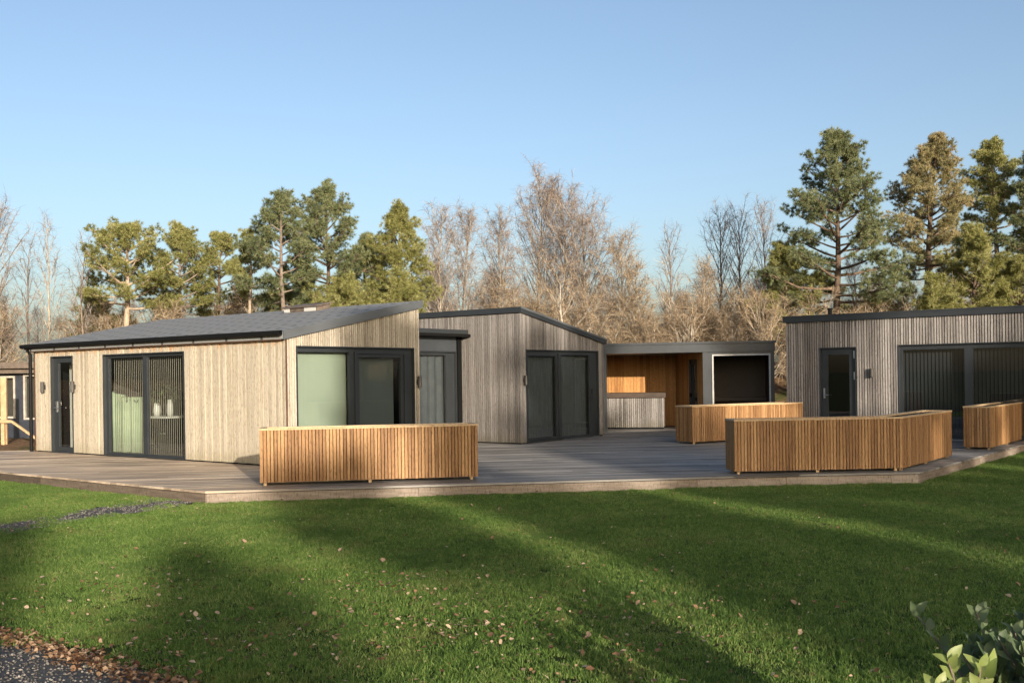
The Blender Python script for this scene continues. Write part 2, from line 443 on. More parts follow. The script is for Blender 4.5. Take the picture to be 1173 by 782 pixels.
# ------------------------------------------------------------------ deck
DECK = [(-13.2,21.40),(-4.35,14.50),(4.17,15.70),(6.25,15.80),(14.6,26.4),(14.6,33.2),(1.5,33.2),(-10.6,23.55),(-13.2,23.75)]
def clip(poly, q, n):        # keep (p-q).n >= 0
    out = []
    for i in range(len(poly)):
        a = np.array(poly[i]); b = np.array(poly[(i+1)%len(poly)])
        da = (a-q)@n; db = (b-q)@n
        if da >= 0: out.append(tuple(a))
        if (da > 0) != (db > 0) and abs(da-db) > 1e-9: out.append(tuple(a+(b-a)*da/(da-db)))
    return out
def deck():
    mb = MB(); rs = random.Random(5)
    e = np.array([10.6,1.3]); e /= np.linalg.norm(e); nn = np.array([-e[1],e[0]])
    o = np.array(DECK[1]); k = -4
    while k < 140:
        lo = k*.145; hi = lo+.139
        st = clip(clip(DECK, o+nn*lo, nn), o+nn*hi, -nn)
        if len(st) >= 3:
            us = [(np.array(p)-o)@e for p in st]; u = min(us) - rs.uniform(0,3.5); dz = rs.uniform(-.0015,.0015)
            while u < max(us):
                ln = rs.choice([3.6,4.2,4.8])
                bd = clip(clip(st, o+e*(u+.002), e), o+e*(u+ln-.002), -e)
                if len(bd) >= 3:
                    ar = sum(bd[i][0]*bd[(i+1)%len(bd)][1]-bd[(i+1)%len(bd)][0]*bd[i][1] for i in range(len(bd)))
                    if ar < 0: bd = bd[::-1]
                    if abs(ar) > .004: mb.prism(bd, -.03+dz, dz)
                u += ln
        k += 1
    d = tag(mb.build('deck', M['deck']), kind='structure')
    fm = MB(); fd = MB(); rs = random.Random(8)
    for a, b in zip(DECK[:4], DECK[1:5]):
        w = Wall(a, np.subtract(b,a), (b[1]-a[1], -(b[0]-a[0]))); ln = np.linalg.norm(np.subtract(b,a)); s = 0
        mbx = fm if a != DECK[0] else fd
        while s < ln-.01:
            q = min(ln, s+rs.choice([3.0,3.6,4.2]))
            if ln-q < .6: q = ln
            w.box(mbx, s+.002, q-.002, -.055, -.018+rs.uniform(-.003,.003), -.20, -.040); s = q
    fm.build('fascia_board', M['fascia'], d); tag(fd.build('fascia_board', M['fascia_shaded'], d), 'edge boards darkened with painted tree shade on the deck side facing the path')
    sm = MB()
    for a, b in zip(DECK[:4], DECK[1:5]):
        w = Wall(a, np.subtract(b,a), (b[1]-a[1], -(b[0]-a[0]))); ln = np.linalg.norm(np.subtract(b,a))
        w.box(sm, 0, ln, -.12, -.062, -.20, -.032)
    sm.build('joist', M['membrane'], d)
deck()

# ------------------------------------------------------------------ building blocks
U = np.array([.8,-.6]); V2 = np.array([.6,.8])

def quad(name, w, a0,a1,t,z0,z1, mat, parent):
    me = bpy.data.meshes.new(name); off = origin(parent)
    me.from_pydata([tuple(np.array(w.p(*q))-off) for q in ((a0,t,z0),(a1,t,z0),(a1,t,z1),(a0,t,z1))], [], [(0,1,2,3)])
    return link(name, me, parent, mat)

def window(parent, w, s0,s1,z0,z1, panes, gmat, fr=.07, head=.07, sill=.06, depth=.13, proud=.012, name='window', gt=-.085, mat='metal'):
    """frame with openings listed in panes [(a0,a1,b0,b1)]; every pane a sub-part"""
    mb = MB()
    # outer reveal sleeve
    w.box(mb, s0, s0+.022, -depth, proud, z0, z1); w.box(mb, s1-.022, s1, -depth, proud, z0, z1)
    w.box(mb, s0+.022, s1-.022, -depth, proud, z1-.022, z1); w.box(mb, s0+.022, s1-.022, -depth, proud-.004, z0, z0+.025)
    cuts = sorted({s0+.022, s1-.022} | {q for p in panes for q in p[:2]})
    for a0, a1 in zip(cuts[:-1], cuts[1:]):
        pp = [p for p in panes if p[0] <= (a0+a1)/2 <= p[1]]
        if not pp: w.box(mb, a0, a1, -depth+.01, -.055, z0+.025, z1-.022)
        else:
            w.box(mb, a0, a1, -depth+.01, -.055, z0+.025, pp[0][2]); w.box(mb, a0, a1, -depth+.01, -.055, pp[0][3], z1-.022)
    f = mb.build(name, M[mat], parent)
    for p in panes: quad('pane', w, p[0]-.01, p[1]+.01, gt, p[2]-.01, p[3]+.01, gmat, f)
    return f

def lamp(parent, w, s, z, wd=.085, h=.24):
    mb = MB()
    q = w.p(s, .065, 0)
    mb.tube([(q[0],q[1],z-h/2),(q[0],q[1],z+h/2)], wd/2, 14)
    o = mb.build('wall_lamp', M['darklamp'], parent)
    b = MB(); w.box(b, s-.02, s+.02, .0, .035, z-.05, z+.05); b.build('bracket', M['metal'], o)
    return o
M['darklamp'] = plain('bronze_lamp', (.05,.045,.04), .4, var=.1)

def vent_slab(name, w0, poly_sv, zf0, zf1, parent, mat, uv=None):
    pass

def sloped_slab(name, O, du, dv, s0,s1,v0,v1, zu, th, mat, parent, uvmap=False):
    """slab over u/v rectangle, underside height zu(v)"""
    P = lambda s,v,z: tuple(np.append(np.array(O[:2])+du*s+dv*v, z))
    mb = MB()
    lo = [P(s0,v0,zu(v0)),P(s1,v0,zu(v0)),P(s1,v1,zu(v1)),P(s0,v1,zu(v1))]
    hi = [P(s0,v0,zu(v0)+th),P(s1,v0,zu(v0)+th),P(s1,v1,zu(v1)+th),P(s0,v1,zu(v1)+th)]
    mb.hexa(lo+hi); o = mb.build(name, mat, parent)
    if uvmap:
        me = o.data; ul = me.uv_layers.new(name='UVMap'); off = origin(parent)
        for l in me.loops:
            c = np.array(me.vertices[l.vertex_index].co)+off; r = c[:2]-np.array(O[:2])
            ul.data[l.index].uv = (r@du, r@dv)
    return o

# ------------------------------------------------------------------ 1. pale cabin with the shingle roof
B1L = np.array([-10.832,23.364]); LEN1 = 8.531; B1C = B1L+U*LEN1; W1 = 3.53
def cabin_pale():
    c = empty('timber_cabin', (*B1C,0), 'pale sunlit timber cabin with a grey shingle roof and black gutter', 'cabin')
    F = Wall(B1L, U, -V2); Gb = Wall(B1C, V2, U); Lw = Wall(B1L, V2, -U); Bk = Wall(B1L+V2*W1, U, V2)
    zu = lambda v: 2.295 + .196*v
    fo = [(.675,1.565,0,2.14),(2.75,5.565,0,2.135)]; go = [(.24,3.365,0,2.16)]
    mb = MB(); backing(mb, F, .02, LEN1-.03, lambda s: 2.29, fo, -.16, -.036)
    backing(mb, Gb, .04, W1-.04, lambda s: zu(s)-.005, go, -.16, -.036)
    backing(mb, Lw, .04, W1-.04, lambda s: zu(s)-.005, [], -.16, -.036)
    backing(mb, Bk, .02, LEN1-.02, lambda s: zu(W1)-.03, [], -.16, -.036)
    wl = mb.build('wall', M['membrane'], c)
    mb = MB(); clad(mb, F, 0, LEN1-.01, lambda s: 2.285, fo, [.045,.07,.095,.095,.11], .008, -.034, 0, tj=.010, rs=random.Random(21))
    clad(mb, Lw, .01, W1, lambda s: zu(s)-.008, [], [.12], .006, -.034, 0, rs=random.Random(4))
    mb.build('board_cladding', M['pale'], wl)
    mb = MB(); clad(mb, Gb, .012, W1, lambda s: zu(s)-.008, go, [.052,.056,.060], .016, -.034, 0, tj=.003, rs=random.Random(5))
    mb.build('batten_cladding', M['pale_batten'], wl)
    mb = MB(); clad(mb, Bk, 0, LEN1, lambda s: zu(W1)-.035, [], [.12], .006, -.034, 0, rs=random.Random(9))
    mb.build('rear_cladding', M['grey'], wl)
    # roof: shingle slab with grey verge flashing, eave board, gutter
    rf = sloped_slab('roof', B1L, U, V2, -.27, LEN1+.045, -.10, W1+.05, zu, .135, M['shingle'], c, True)
    for a0, a1 in ((LEN1+.046, LEN1+.062), (-.286,-.271)):
        fl = MB(); P = lambda s,v,z: tuple(np.append(B1L+U*s+V2*v, z))
        fl.hexa([P(a0,-.10,zu(-.1)-.012),P(a1,-.10,zu(-.1)-.012),P(a1,W1+.06,zu(W1+.06)-.012),P(a0,W1+.06,zu(W1+.06)-.012),
                 P(a0,-.10,zu(-.1)+.15),P(a1,-.10,zu(-.1)+.15),P(a1,W1+.06,zu(W1+.06)+.15),P(a0,W1+.06,zu(W1+.06)+.15)])
        fl.build('verge_flashing', M['metal2'], rf)
    mb = MB(); F.box(mb, -.25, LEN1-.04, .006, .09, 2.255, 2.292); mb.build('eave_board', M['darkeave'], rf)
    g = MB()
    prof = [(.102,2.43),(.102,2.355),(.125,2.33),(.175,2.33),(.20,2.355),(.20,2.42),(.19,2.42),(.19,2.365),(.112,2.365),(.112,2.43)]
    n = len(prof); b0 = [F.p(-.30,t,z) for t,z in prof]; b1 = [F.p(LEN1+.035,t,z) for t,z in prof]
    g.v += b0+b1
    for i in range(n): j=(i+1)%n; g.f.append((i,j,n+j,n+i))
    for k in (0,n):
        for q in ((0,1,8,9),(1,2,7,8),(2,3,7),(3,4,7),(4,5,6,7)): g.f.append(tuple(k+i for i in q))
    g.build('gutter', M['black'], c)
    mb = MB(); q = F.p(-.075,.07,0); mb.tube([(q[0],q[1],0.01),(q[0],q[1],2.2),(*F.p(-.075,.14,0)[:2],2.315)], .038, 10); 
    q2 = F.p(.0,.028,0); mb.build('downpipe', M['black'], c, smooth=False)
    mb = MB(); F.box(mb, -.03, .0, -.05, .012, .0, 2.285); mb.build('corner_trim', M['darkeave'], wl); mb = MB(); F.box(mb, LEN1-.010, LEN1+.001, -.03, .004, 0, 2.285); mb.build('corner_trim', M['darkeave'], wl)
    # narrow glazed door
    d = window(c, F, .675,1.565,0.01,2.14, [(.87,1.43,.13,2.0)], M['glass'], name='door')
    mb = MB(); F.box(mb,.80,.835,-.055,-.035,.9,1.12); q=[F.p(.817,-.03,1.0),F.p(.817,.015,1.0),F.p(.95,.015,1.0)]; mb.tube(q,.011,8); F.box(mb,.79,.845,-.055,-.03,1.06,1.14)
    mb.build('handle', M['steel'], d)
    window(c, F, 2.75,5.565,0.015,2.135, [(2.86,4.10,.075,2.06),(4.235,5.48,.075,2.06)], M['glass'])
    w2 = window(c, Gb, .24,3.365,0.015,2.16, [(.31,1.60,.09,2.055),(1.86,3.02,.13,1.965)], M['glass'])
    mb = MB(); Gb.box(mb, 1.72,1.765,-.055,-.02,.06,2.07); Gb.box(mb,3.10,3.16,-.055,-.02,.06,2.05); Gb.box(mb,1.765,3.10,-.055,-.02,2.03,2.07); mb.build('sash_bar', M['metal'], w2)
    lamp(c, F, .42, 1.46); lamp(c, F, 1.66, 1.46); lamp(c, Gb, 3.455, 1.47)
    # room
    mb = MB(); P = lambda s,v,z: tuple(np.append(B1L+U*s+V2*v, z))
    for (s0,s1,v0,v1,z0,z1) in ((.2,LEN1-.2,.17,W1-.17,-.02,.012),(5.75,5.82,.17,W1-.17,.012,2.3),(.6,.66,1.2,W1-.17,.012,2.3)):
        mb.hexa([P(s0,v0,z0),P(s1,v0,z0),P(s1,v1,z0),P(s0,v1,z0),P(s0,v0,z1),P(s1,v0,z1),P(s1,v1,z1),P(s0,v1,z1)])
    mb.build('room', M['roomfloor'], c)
    mb = MB(); rs = random.Random(2); s = 2.83
    while s < 5.5:
        q = F.p(s, -.22, 0); mb.box(q[0]-.0035,q[0]+.0035,q[1]-.0035,q[1]+.0035,.03,2.12); s += .066+rs.uniform(-.004,.004)
    mb.build('string_curtain', M['string'], c)
    cu = MB(); F.box(cu,.62,.70,-.5,-.47,.03,2.0); cu.build('pale_strip', M['ivory'], c)  # narrow upright pale strip inside the glazed door
    bl = MB(); Gb.box(bl,.27,1.68,-.24,-.232,.03,2.13); bl.build('roller_blind', M['blind'], w2)
    bl = MB(); Gb.box(bl,1.74,2.985,-.24,-.232,.03,2.13); tag(bl.build('roller_blind', M['shaded_blind'], w2), 'sage roller blind painted dark for tree shade behind the right-hand pane')
    # low glazed roof lantern by the ridge
    sk = MB(); P3 = lambda s,v,z: tuple(np.append(B1L+U*s+V2*v, z))
    def rb(mbx,s0,s1,v0,v1,h0,h1):
        mbx.hexa([P3(s0,v0,zu(v0)+.135+h0),P3(s1,v0,zu(v0)+.135+h0),P3(s1,v1,zu(v1)+.135+h0),P3(s0,v1,zu(v1)+.135+h0),
                  P3(s0,v0,zu(v0)+.135+h1),P3(s1,v0,zu(v0)+.135+h1),P3(s1,v1,zu(v1)+.135+h1),P3(s0,v1,zu(v1)+.135+h1)])
    rb(sk,4.95,6.0,3.05,3.45,-.01,.10); rb(sk,4.9,6.05,3.0,3.5,.10,.125)
    o = sk.build('roof_lantern', M['eave'], c)
    for (s0,s1) in ((4.97,5.14),(5.62,5.98)):
        sk = MB(); rb(sk,s0,s1,3.035,3.049,.005,.095); sk.build('pane', M['whitetrim'], o)  # opaque white: pale sky reflection painted as the pane colour
    return c
M['beige'] = plain('beige_trim', (.34,.31,.26), .6)
M['navy'] = plain('navy_cladding', (.020,.024,.034), .5); M['eave'] = plain('brown_fascia', (.11,.085,.065), .7, var=.35, scale=9)
M['darkeave'] = plain('dark_eave_timber', (.085,.045,.026), .6)
cabin_pale()

# ------------------------------------------------------------------ 2. grey gabled cabin
B2C = np.array([.204,23.453]); W2 = 3.57; LEN2 = 7.0
def cabin_gabled():
    c = empty('gabled_cabin', (*B2C,0), 'grey batten cabin with a dark sloping roof edge and sliding doors beside the pavilion', 'cabin')
    Gb = Wall(B2C, V2, U); Lw = Wall(B2C, -U, -V2); Rw = Wall(B2C+V2*W2, -U, V2); Bw = Wall(B2C-U*LEN2, V2, -U)
    zu = lambda v: 3.0 - .182*v
    go = [(.19,3.32,0,2.165)]
    mb = MB(); backing(mb, Gb, .03, W2-.03, lambda s: zu(s)-.005, go, -.16, -.036); backing(mb, Lw, .04, LEN2, lambda s: 2.98, [], -.16, -.036)
    backing(mb, Rw, .04, LEN2, lambda s: zu(W2)-.01, [], -.16, -.036); backing(mb, Bw, .03, W2-.03, lambda s: zu(s)-.005, [], -.16, -.036)
    wl = mb.build('wall', M['membrane'], c)
    mb = MB(); ws = [.054,.058,.062]
    clad(mb, Gb, 0, W2, lambda s: zu(s)-.008, go, ws, .018, -.034, 0, tj=.003, rs=random.Random(31))
    clad(mb, Lw, .004, LEN2, lambda s: 2.985, [], ws, .018, -.034, 0, tj=.003, rs=random.Random(32))
    clad(mb, Rw, .004, LEN2, lambda s: zu(W2)-.01, [], ws, .012, -.034, 0, rs=random.Random(33))
    mb.build('batten_cladding', M['grey'], wl)
    P = lambda s,v: B2C-U*s+V2*v
    rf = MB(); q = lambda s,v,z: (*P(s,v),z)
    s0,s1,v0,v1 = -.06,LEN2,-.05,W2+.07
    rf.hexa([q(s1,v0,zu(v0)),q(s0,v0,zu(v0)),q(s0,v1,zu(v1)),q(s1,v1,zu(v1)),q(s1,v0,zu(v0)+.125),q(s0,v0,zu(v0)+.125),q(s0,v1,zu(v1)+.125),q(s1,v1,zu(v1)+.125)])
    r = rf.build('roof', M['metal'], c)
    tr = MB()
    a0,a1 = -.075,-.061
    tr.hexa([q(a1,v0-.01,zu(v0)+.09),q(a0,v0-.01,zu(v0)+.09),q(a0,v1,zu(v1)+.09),q(a1,v1,zu(v1)+.09),q(a1,v0-.01,zu(v0)+.135),q(a0,v0-.01,zu(v0)+.135),q(a0,v1,zu(v1)+.135),q(a1,v1,zu(v1)+.135)])
    tr.build('drip_edge', M['metal2'], r)
    w = window(c, Gb, .19,3.32,.015,2.165, [(.33,1.50,.11,2.02),(1.72,2.98,.075,2.05)], M['glass_dark'])
    mb = MB(); Gb.box(mb,.255,.30,-.055,-.025,.06,2.08); Gb.box(mb,1.56,1.66,-.055,-.02,.06,2.08); Gb.box(mb,.30,1.56,-.055,-.03,.055,.085); mb.build('sash_bar', M['metal'], w)
    mb = MB(); Gb.box(mb,1.70,3.30,-.055,.03,.0,.018); mb.build('threshold', M['steel'], w)
    mb = MB(); Gb.box(mb,3.05,3.075,-.055,-.01,.95,1.2); mb.build('handle', M['metal'], w)
    lamp(c, Gb, .10, 1.46, .09, .22)
    # curtains: soft vertical folds behind the glass
    for (a,b,amp) in ((.20,3.45,.022),):
        V=[];F=[]; n=190
        for i in range(n+1):
            s=a+(b-a)*i/n; t=-.21+amp*math.sin(i*1.05)+.008*math.sin(i*.37)
            V += [Gb.p(s,t,.04),Gb.p(s,t,2.08)]
        F=[(2*i,2*i+2,2*i+3,2*i+1) for i in range(n)]
        np_mesh('curtain', V, [np.array(F)], M['curtain'], w, smooth=True)
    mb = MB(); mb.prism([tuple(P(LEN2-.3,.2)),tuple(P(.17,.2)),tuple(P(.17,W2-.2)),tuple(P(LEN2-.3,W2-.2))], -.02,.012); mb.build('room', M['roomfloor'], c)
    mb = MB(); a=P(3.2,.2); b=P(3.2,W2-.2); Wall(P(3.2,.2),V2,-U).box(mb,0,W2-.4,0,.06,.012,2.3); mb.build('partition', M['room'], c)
cabin_gabled()

# ------------------------------------------------------------------ 3. glazed link between them
def link_porch():
    L0 = B2C - U*1.73
    c = empty('glazed_link', (*(L0-V2*1.6),0), 'dark flat-roofed glazed link recessed between the pale and the grey cabin', 'porch')
    w = Wall(L0, -V2, U); ln = 3.02      # runs from the grey cabin to the pale one
    mb = MB(); P=lambda s,t: w.p(s,t,0)[:2]
    w.box(mb, .036, ln, -3.0, .22, 2.515, 2.66); r = mb.build('roof', M['metal'], c, .006)
    mb = MB(); w.box(mb, -.0+.03, ln, .221, .30, 2.49, 2.56); mb.build('gutter', M['black'], r, .01)
    mb = MB(); w.box(mb, .22, ln, -.12, .0, 2.16, 2.514); w.box(mb,.036,.22,-.12,-.02,.0,2.514); mb.build('fascia_panel', M['metal3'], c)
    d = window(c, w, .22, ln, .012, 2.155, [(.52,1.5,.10,2.07),(1.62,2.85,.10,2.07)], M['glass_dark'], name='door')
    mb = MB(); w.box(mb,.05,.20,.0,.03,.0,2.5); mb.build('downpipe', M['black'], c)
    V=[];F=[];n=60
    for i in range(n+1):
        s=.25+2.7*i/n; t=-.2+.025*math.sin(i*1.1); V += [w.p(s,t,.03),w.p(s,t,2.1)]
    np_mesh('curtain', V, [np.array([(2*i,2*i+2,2*i+3,2*i+1) for i in range(n)])], M['curtain'], d, smooth=True)
    mb = MB(); w.box(mb,.1,ln,-3.0,-.13,-.02,.012); w.box(mb,.05,ln,-3.06,-3.0,-.02,2.5); mb.build('room', M['room'], c)
link_porch()

# ------------------------------------------------------------------ 4. bar pavilion
FD = np.array([.9806,-.196]); FN = np.array([-.196,-.9806]); F0 = np.array([2.49,28.2])
def pavilion():
    c = empty('bar_pavilion', (*(F0+FD*2.2),0), 'flat-roofed dark metal pavilion with orange timber lining and a white-framed black opening', 'pavilion')
    w = Wall(F0, FD, FN); LN = 4.57; DP = 3.15
    mb = MB(); w.box(mb, -1.0, LN+.02, -DP, .03, 2.125, 2.345); w.box(mb, -1.02, LN+.05, -DP-.03, .06, 2.347, 2.405); r = mb.build('roof', M['metal3'], c)
    mb = MB(); w.box(mb, -.02,.10,-.12,.0,.0,2.124); mb.build('post', M['metal3'], c)
    # box with the framed opening
    mb = MB()
    w.box(mb, 2.70,2.945,-.16,0,.0,2.124); w.box(mb,4.47,LN,-.16,0,.0,2.124); w.box(mb,2.945,4.47,-.16,0,.0,.12); w.box(mb,2.945,4.47,-.16,0,2.06,2.124)
    w.box(mb, LN-.1, LN, -DP, -.161, 0, 2.124); w.box(mb,2.70,2.78,-.5,-.161,0,2.124)
    mb.build('wall', M['metal3'], c)
    mb = MB()
    w.box(mb,2.945,2.985,-.17,.025,.12,2.06); w.box(mb,4.43,4.47,-.17,.025,.12,2.06); w.box(mb,2.985,4.43,-.17,.025,2.02,2.06); w.box(mb,2.985,4.43,-.17,.025,.12,.16)
    mb.build('opening_frame', M['whitetrim'], c)
    mb = MB(); w.box(mb,2.8,4.46,-2.6,-2.5,0,2.12); w.box(mb,2.78,2.80,-2.5,-.17,0,2.12); w.box(mb,4.44,4.468,-2.5,-.17,0,2.12); w.box(mb,2.8,4.44,-2.5,-1.6,.3,.42); w.box(mb,2.8,4.44,-2.5,-2.1,.75,.85); w.box(mb,2.8,4.44,-2.5,-.17,2.05,2.10); w.box(mb,2.8,4.44,-2.5,-.17,.0,.03)
    mb.build('sauna_lining', M['darkwood'], c)
    # lining: back wall and angled side wall of vertical boards
    K = np.array([4.87,30.62]); E0 = np.array([1.6,31.2])
    bw = Wall(E0, K-E0, FN); sw = Wall(K, (F0+FD*2.70)-K, (-1,-.1))
    mb = MB(); lb = np.linalg.norm(K-E0); ls = np.linalg.norm(F0+FD*2.70-K)
    clad(mb, bw, 0, lb, lambda s: 2.12, [], [.09,.1], .005, -.03, 0, z0=.01, rs=random.Random(6))
    so = [(1.55,2.40,.0,1.95)]
    clad(mb, sw, 0, ls-.02, lambda s: 2.12, so, [.09,.1], .005, -.03, 0, z0=.01, rs=random.Random(7))
    ln = mb.build('timber_lining', M['orange'], c)
    mb = MB(); bw.box(mb,0,lb,-.06,-.031,0,2.12); sw.box(mb,0,1.55,-.06,-.031,0,2.12); sw.box(mb,2.4,ls,-.06,-.031,0,2.12); sw.box(mb,1.55,2.4,-.06,-.031,1.95,2.12); mb.build('backing', M['membrane'], ln)
    d = window(c, sw, 1.55,2.40,.012,1.95,[(1.68,2.25,.2,1.8)], M['glass_dark'], name='door')
    mb = MB(); sw.box(mb,1.6,1.64,-.05,.02,.9,1.0); mb.build('handle', M['black'], d); mb = MB(); sw.box(mb,2.3,2.36,-.05,.05,.80,.90); mb.build('handle', M['black'], d)
    mb = MB(); sw.box(mb,1.70,2.23,-.14,-.12,.18,1.82); mb.build('door_panel', M['orange'], d)
    # counter
    t = empty('bar_counter', (3.2,29.4,0), 'grey batten bar counter with a thick dark top under the pavilion roof', 'bar counter')
    o = Wall(np.array([1.7,29.62]), FD, FN)
    mb = MB(); ln = 2.63
    clad(mb, o, 0, ln, lambda s:.88, [], [.055,.06], .012, -.02, 0, z0=.05, rs=random.Random(8))
    e = Wall(np.array(o.p(ln,0,0)[:2]), -FN, FD)
    clad(mb, e, 0, .66, lambda s:.88, [], [.055,.06], .012, -.02, 0, z0=.05, rs=random.Random(8)); mb.build('front_batten', M['grey'], t)
    mb = MB(); o.box(mb,0,ln-.024,-.65,-.024,0.0,.885); mb.build('carcass', M['membrane'], t)
    mb = MB(); o.box(mb,-.05,ln+.06,-.70,.07,.89,1.03); mb.build('counter_top', M['darkwood'], t, .006)
pavilion()

# ------------------------------------------------------------------ 5. flat roofed cabin on the right
P4 = np.array([8.873,23.628])
def cabin_flat():
    c = empty('flat_roofed_cabin', (*P4,0), 'grey batten flat-roofed cabin with a narrow black door and wide dark glazing', 'cabin')
    w = Wall(P4, U, -V2); Lw = Wall(P4-U*2.68, V2, -U)
    S0,S1 = -2.68, 7.5; top = 2.765
    op = [(-1.83,-.965,0,2.13),(0,5.6,0,2.15)]
    mb = MB(); backing(mb, w, S0+.03, S1, lambda s: top, op, -.16,-.036); backing(mb, Lw, .165, 5, lambda s: top, [], -.16,-.036)
    Wall(P4+U*S1, V2, U).box(mb,.03,5,-.16,-.036,0,top); Wall(P4+V2*5-U*2.68, U, V2).box(mb,.17,S1-S0-.17,-.16,-.036,0,top)
    wl = mb.build('wall', M['membrane'], c)
    mb = MB(); ws=[.056,.060,.064]
    clad(mb, w, S0, -.972, lambda s: top-.005, [(a,b,z,h) if a>-2 and a<-1 else (9,9.1,0,1) for a,b,z,h in op], ws,.020,-.034,-.012,tj=.002,rs=random.Random(41))
    clad(mb, w, -.958, S1, lambda s: top-.005, op[1:], ws,.020,-.034,0,tj=.003,rs=random.Random(42))
    clad(mb, Lw, .01, 5, lambda s: top-.005, [], ws,.014,-.034,0,rs=random.Random(43))
    mb.build('batten_cladding', M['grey4'], wl)
    mb = MB(); w.box(mb, S0-.05,S1+.05,-5.05,.05,top+.0,top+.125); r = mb.build('roof', M['metal'], c)
    mb = MB(); w.box(mb, S0-.06,S1+.06,-5.06,.06,top+.1255,top+.155); mb.build('roof_edge', M['metal'], r)
    mb = MB(); q=w.p(-1.78,-.6,0); mb.tube([(q[0],q[1],2.9),(q[0],q[1],3.09)],.05,10); mb.tube([(q[0],q[1],3.075),(q[0],q[1],3.105)],.07,10); mb.build('vent_pipe', M['black'], r)
    d = window(c, w, -1.83,-.965,.012,2.13,[(-1.665,-1.145,.16,1.96)], M['glass_dark'], name='door')
    mb = MB(); w.box(mb,-1.765,-1.73,-.055,-.03,.92,1.16); mb.tube([w.p(-1.747,-.03,1.0),w.p(-1.747,.015,1.0),w.p(-1.63,.015,1.0)],.011,8); mb.build('handle', M['steel'], d)
    for z in (1.45,1.95):
        mb = MB(); w.box(mb,-1.03,-1.005,-.056,-.02,z-.09,z+.09); mb.build('hinge', M['steel'], d)
    panes=[(.09,1.42,.12,2.03),(1.60,2.95,.12,2.03),(3.1,4.4,.12,2.03),(4.55,5.5,.12,2.03)]
    wn = window(c, w, 0,5.6,.012,2.15,panes, M['glass_dark'])
    mb = MB(); w.box(mb,0,5.6,-.10,.05,-.0,.010); mb.build('threshold', M['steel'], wn)
    mb = MB(); s=.06; rs=random.Random(4)
    while s<5.5:
        q=Wall(w.p(s,-.26,0)[:2], U*math.cos(.35)+V2*math.sin(.35), -V2*math.cos(.35)+U*math.sin(.35)); q.box(mb,-.036,.036,-.001,.001,.04,2.1); s+=.082
    mb.build('vertical_blind', M['darkblind'], wn)
    lamp(c, w, -.585, 1.52, .1, .2)
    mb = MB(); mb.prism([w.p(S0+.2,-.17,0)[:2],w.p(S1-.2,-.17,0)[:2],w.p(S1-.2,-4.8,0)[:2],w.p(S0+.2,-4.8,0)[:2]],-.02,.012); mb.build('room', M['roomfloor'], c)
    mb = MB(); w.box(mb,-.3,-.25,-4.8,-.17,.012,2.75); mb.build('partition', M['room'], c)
cabin_flat()

# ------------------------------------------------------------------ 6. far cabin at the left edge
def far_cabin():
    c = empty('distant_cabin', (-15,31,gh(-15,31)), 'dark low cabin with white window frames half hidden at the left edge', 'cabin')
    w = Wall((-24,32.6),(1,-.03),(-.03,-1)); z0=float(gh(-15,33))
    mb = MB(); op=[(5.9,8.38,.45,1.78),(8.64,10.4,.40,1.82),(3,5.6,.45,1.8)]
    backing(mb, w, 0,12,lambda s:1.86,op,-.15,0,z0); wl=mb.build('wall', M['navy'], c)
    mb = MB(); w.box(mb,-.3,12.4,-4,.35,1.86,2.0); w.box(mb,-.3,12.4,-4,.55,2.01,2.2); mb.build('roof', M['eave'], c)
    mb = MB(); w.box(mb,0,12,-.3,-.25,z0,1.86); mb.build('room', M['room'], c)
    for (a,b,l,h) in op:
        mb = MB(); w.box(mb,a,a+.06,-.1,.03,l,h); w.box(mb,b-.06,b,-.1,.03,l,h); w.box(mb,a+.06,b-.06,-.1,.03,h-.06,h); w.box(mb,a+.06,b-.06,-.1,.03,l,l+.06)
        f=mb.build('window', M['beige'], c); quad('pane',w,a+.05,b-.05,-.06,l+.05,h-.05,M['glass'],f)
    r = empty('wooden_handrail', (-14.6,29.0,LAWN), 'pale timber handrail with posts and a sloping rail in front of the dark low cabin', 'handrail')
    k = Wall((-17.5,29),(1,0),(0,-1))
    mb = MB(); k.box(mb,0,3.36,-.04,.04,.44,.52); mb.build('rail', M['cap'], r)
    for s in (.6,2.0,3.05):
        mb = MB(); k.box(mb,s,s+.09,-.13,-.045,LAWN-.02,.5); mb.build('post', M['cap'], r)
    mb = MB(); k.box(mb,3.0,3.16,-.2,-.13,LAWN-.02,1.72); mb.build('tall_post', M['cap'], r)
    mb = MB(); k.hexa = None
    a,b=np.array([-14.15,29,.50]),np.array([-13.1,28.9,LAWN])
    mb.hexa([tuple(b+q) for q in ((-.05,-.035,-.05),(.05,-.035,-.05),(.05,.035,-.05),(-.05,.035,-.05))]+[tuple(a+q) for q in ((-.05,-.035,0),(.05,-.035,0),(.05,.035,0),(-.05,.035,0))])
    mb.build('sloping_rail', M['cap'], r)
far_cabin()

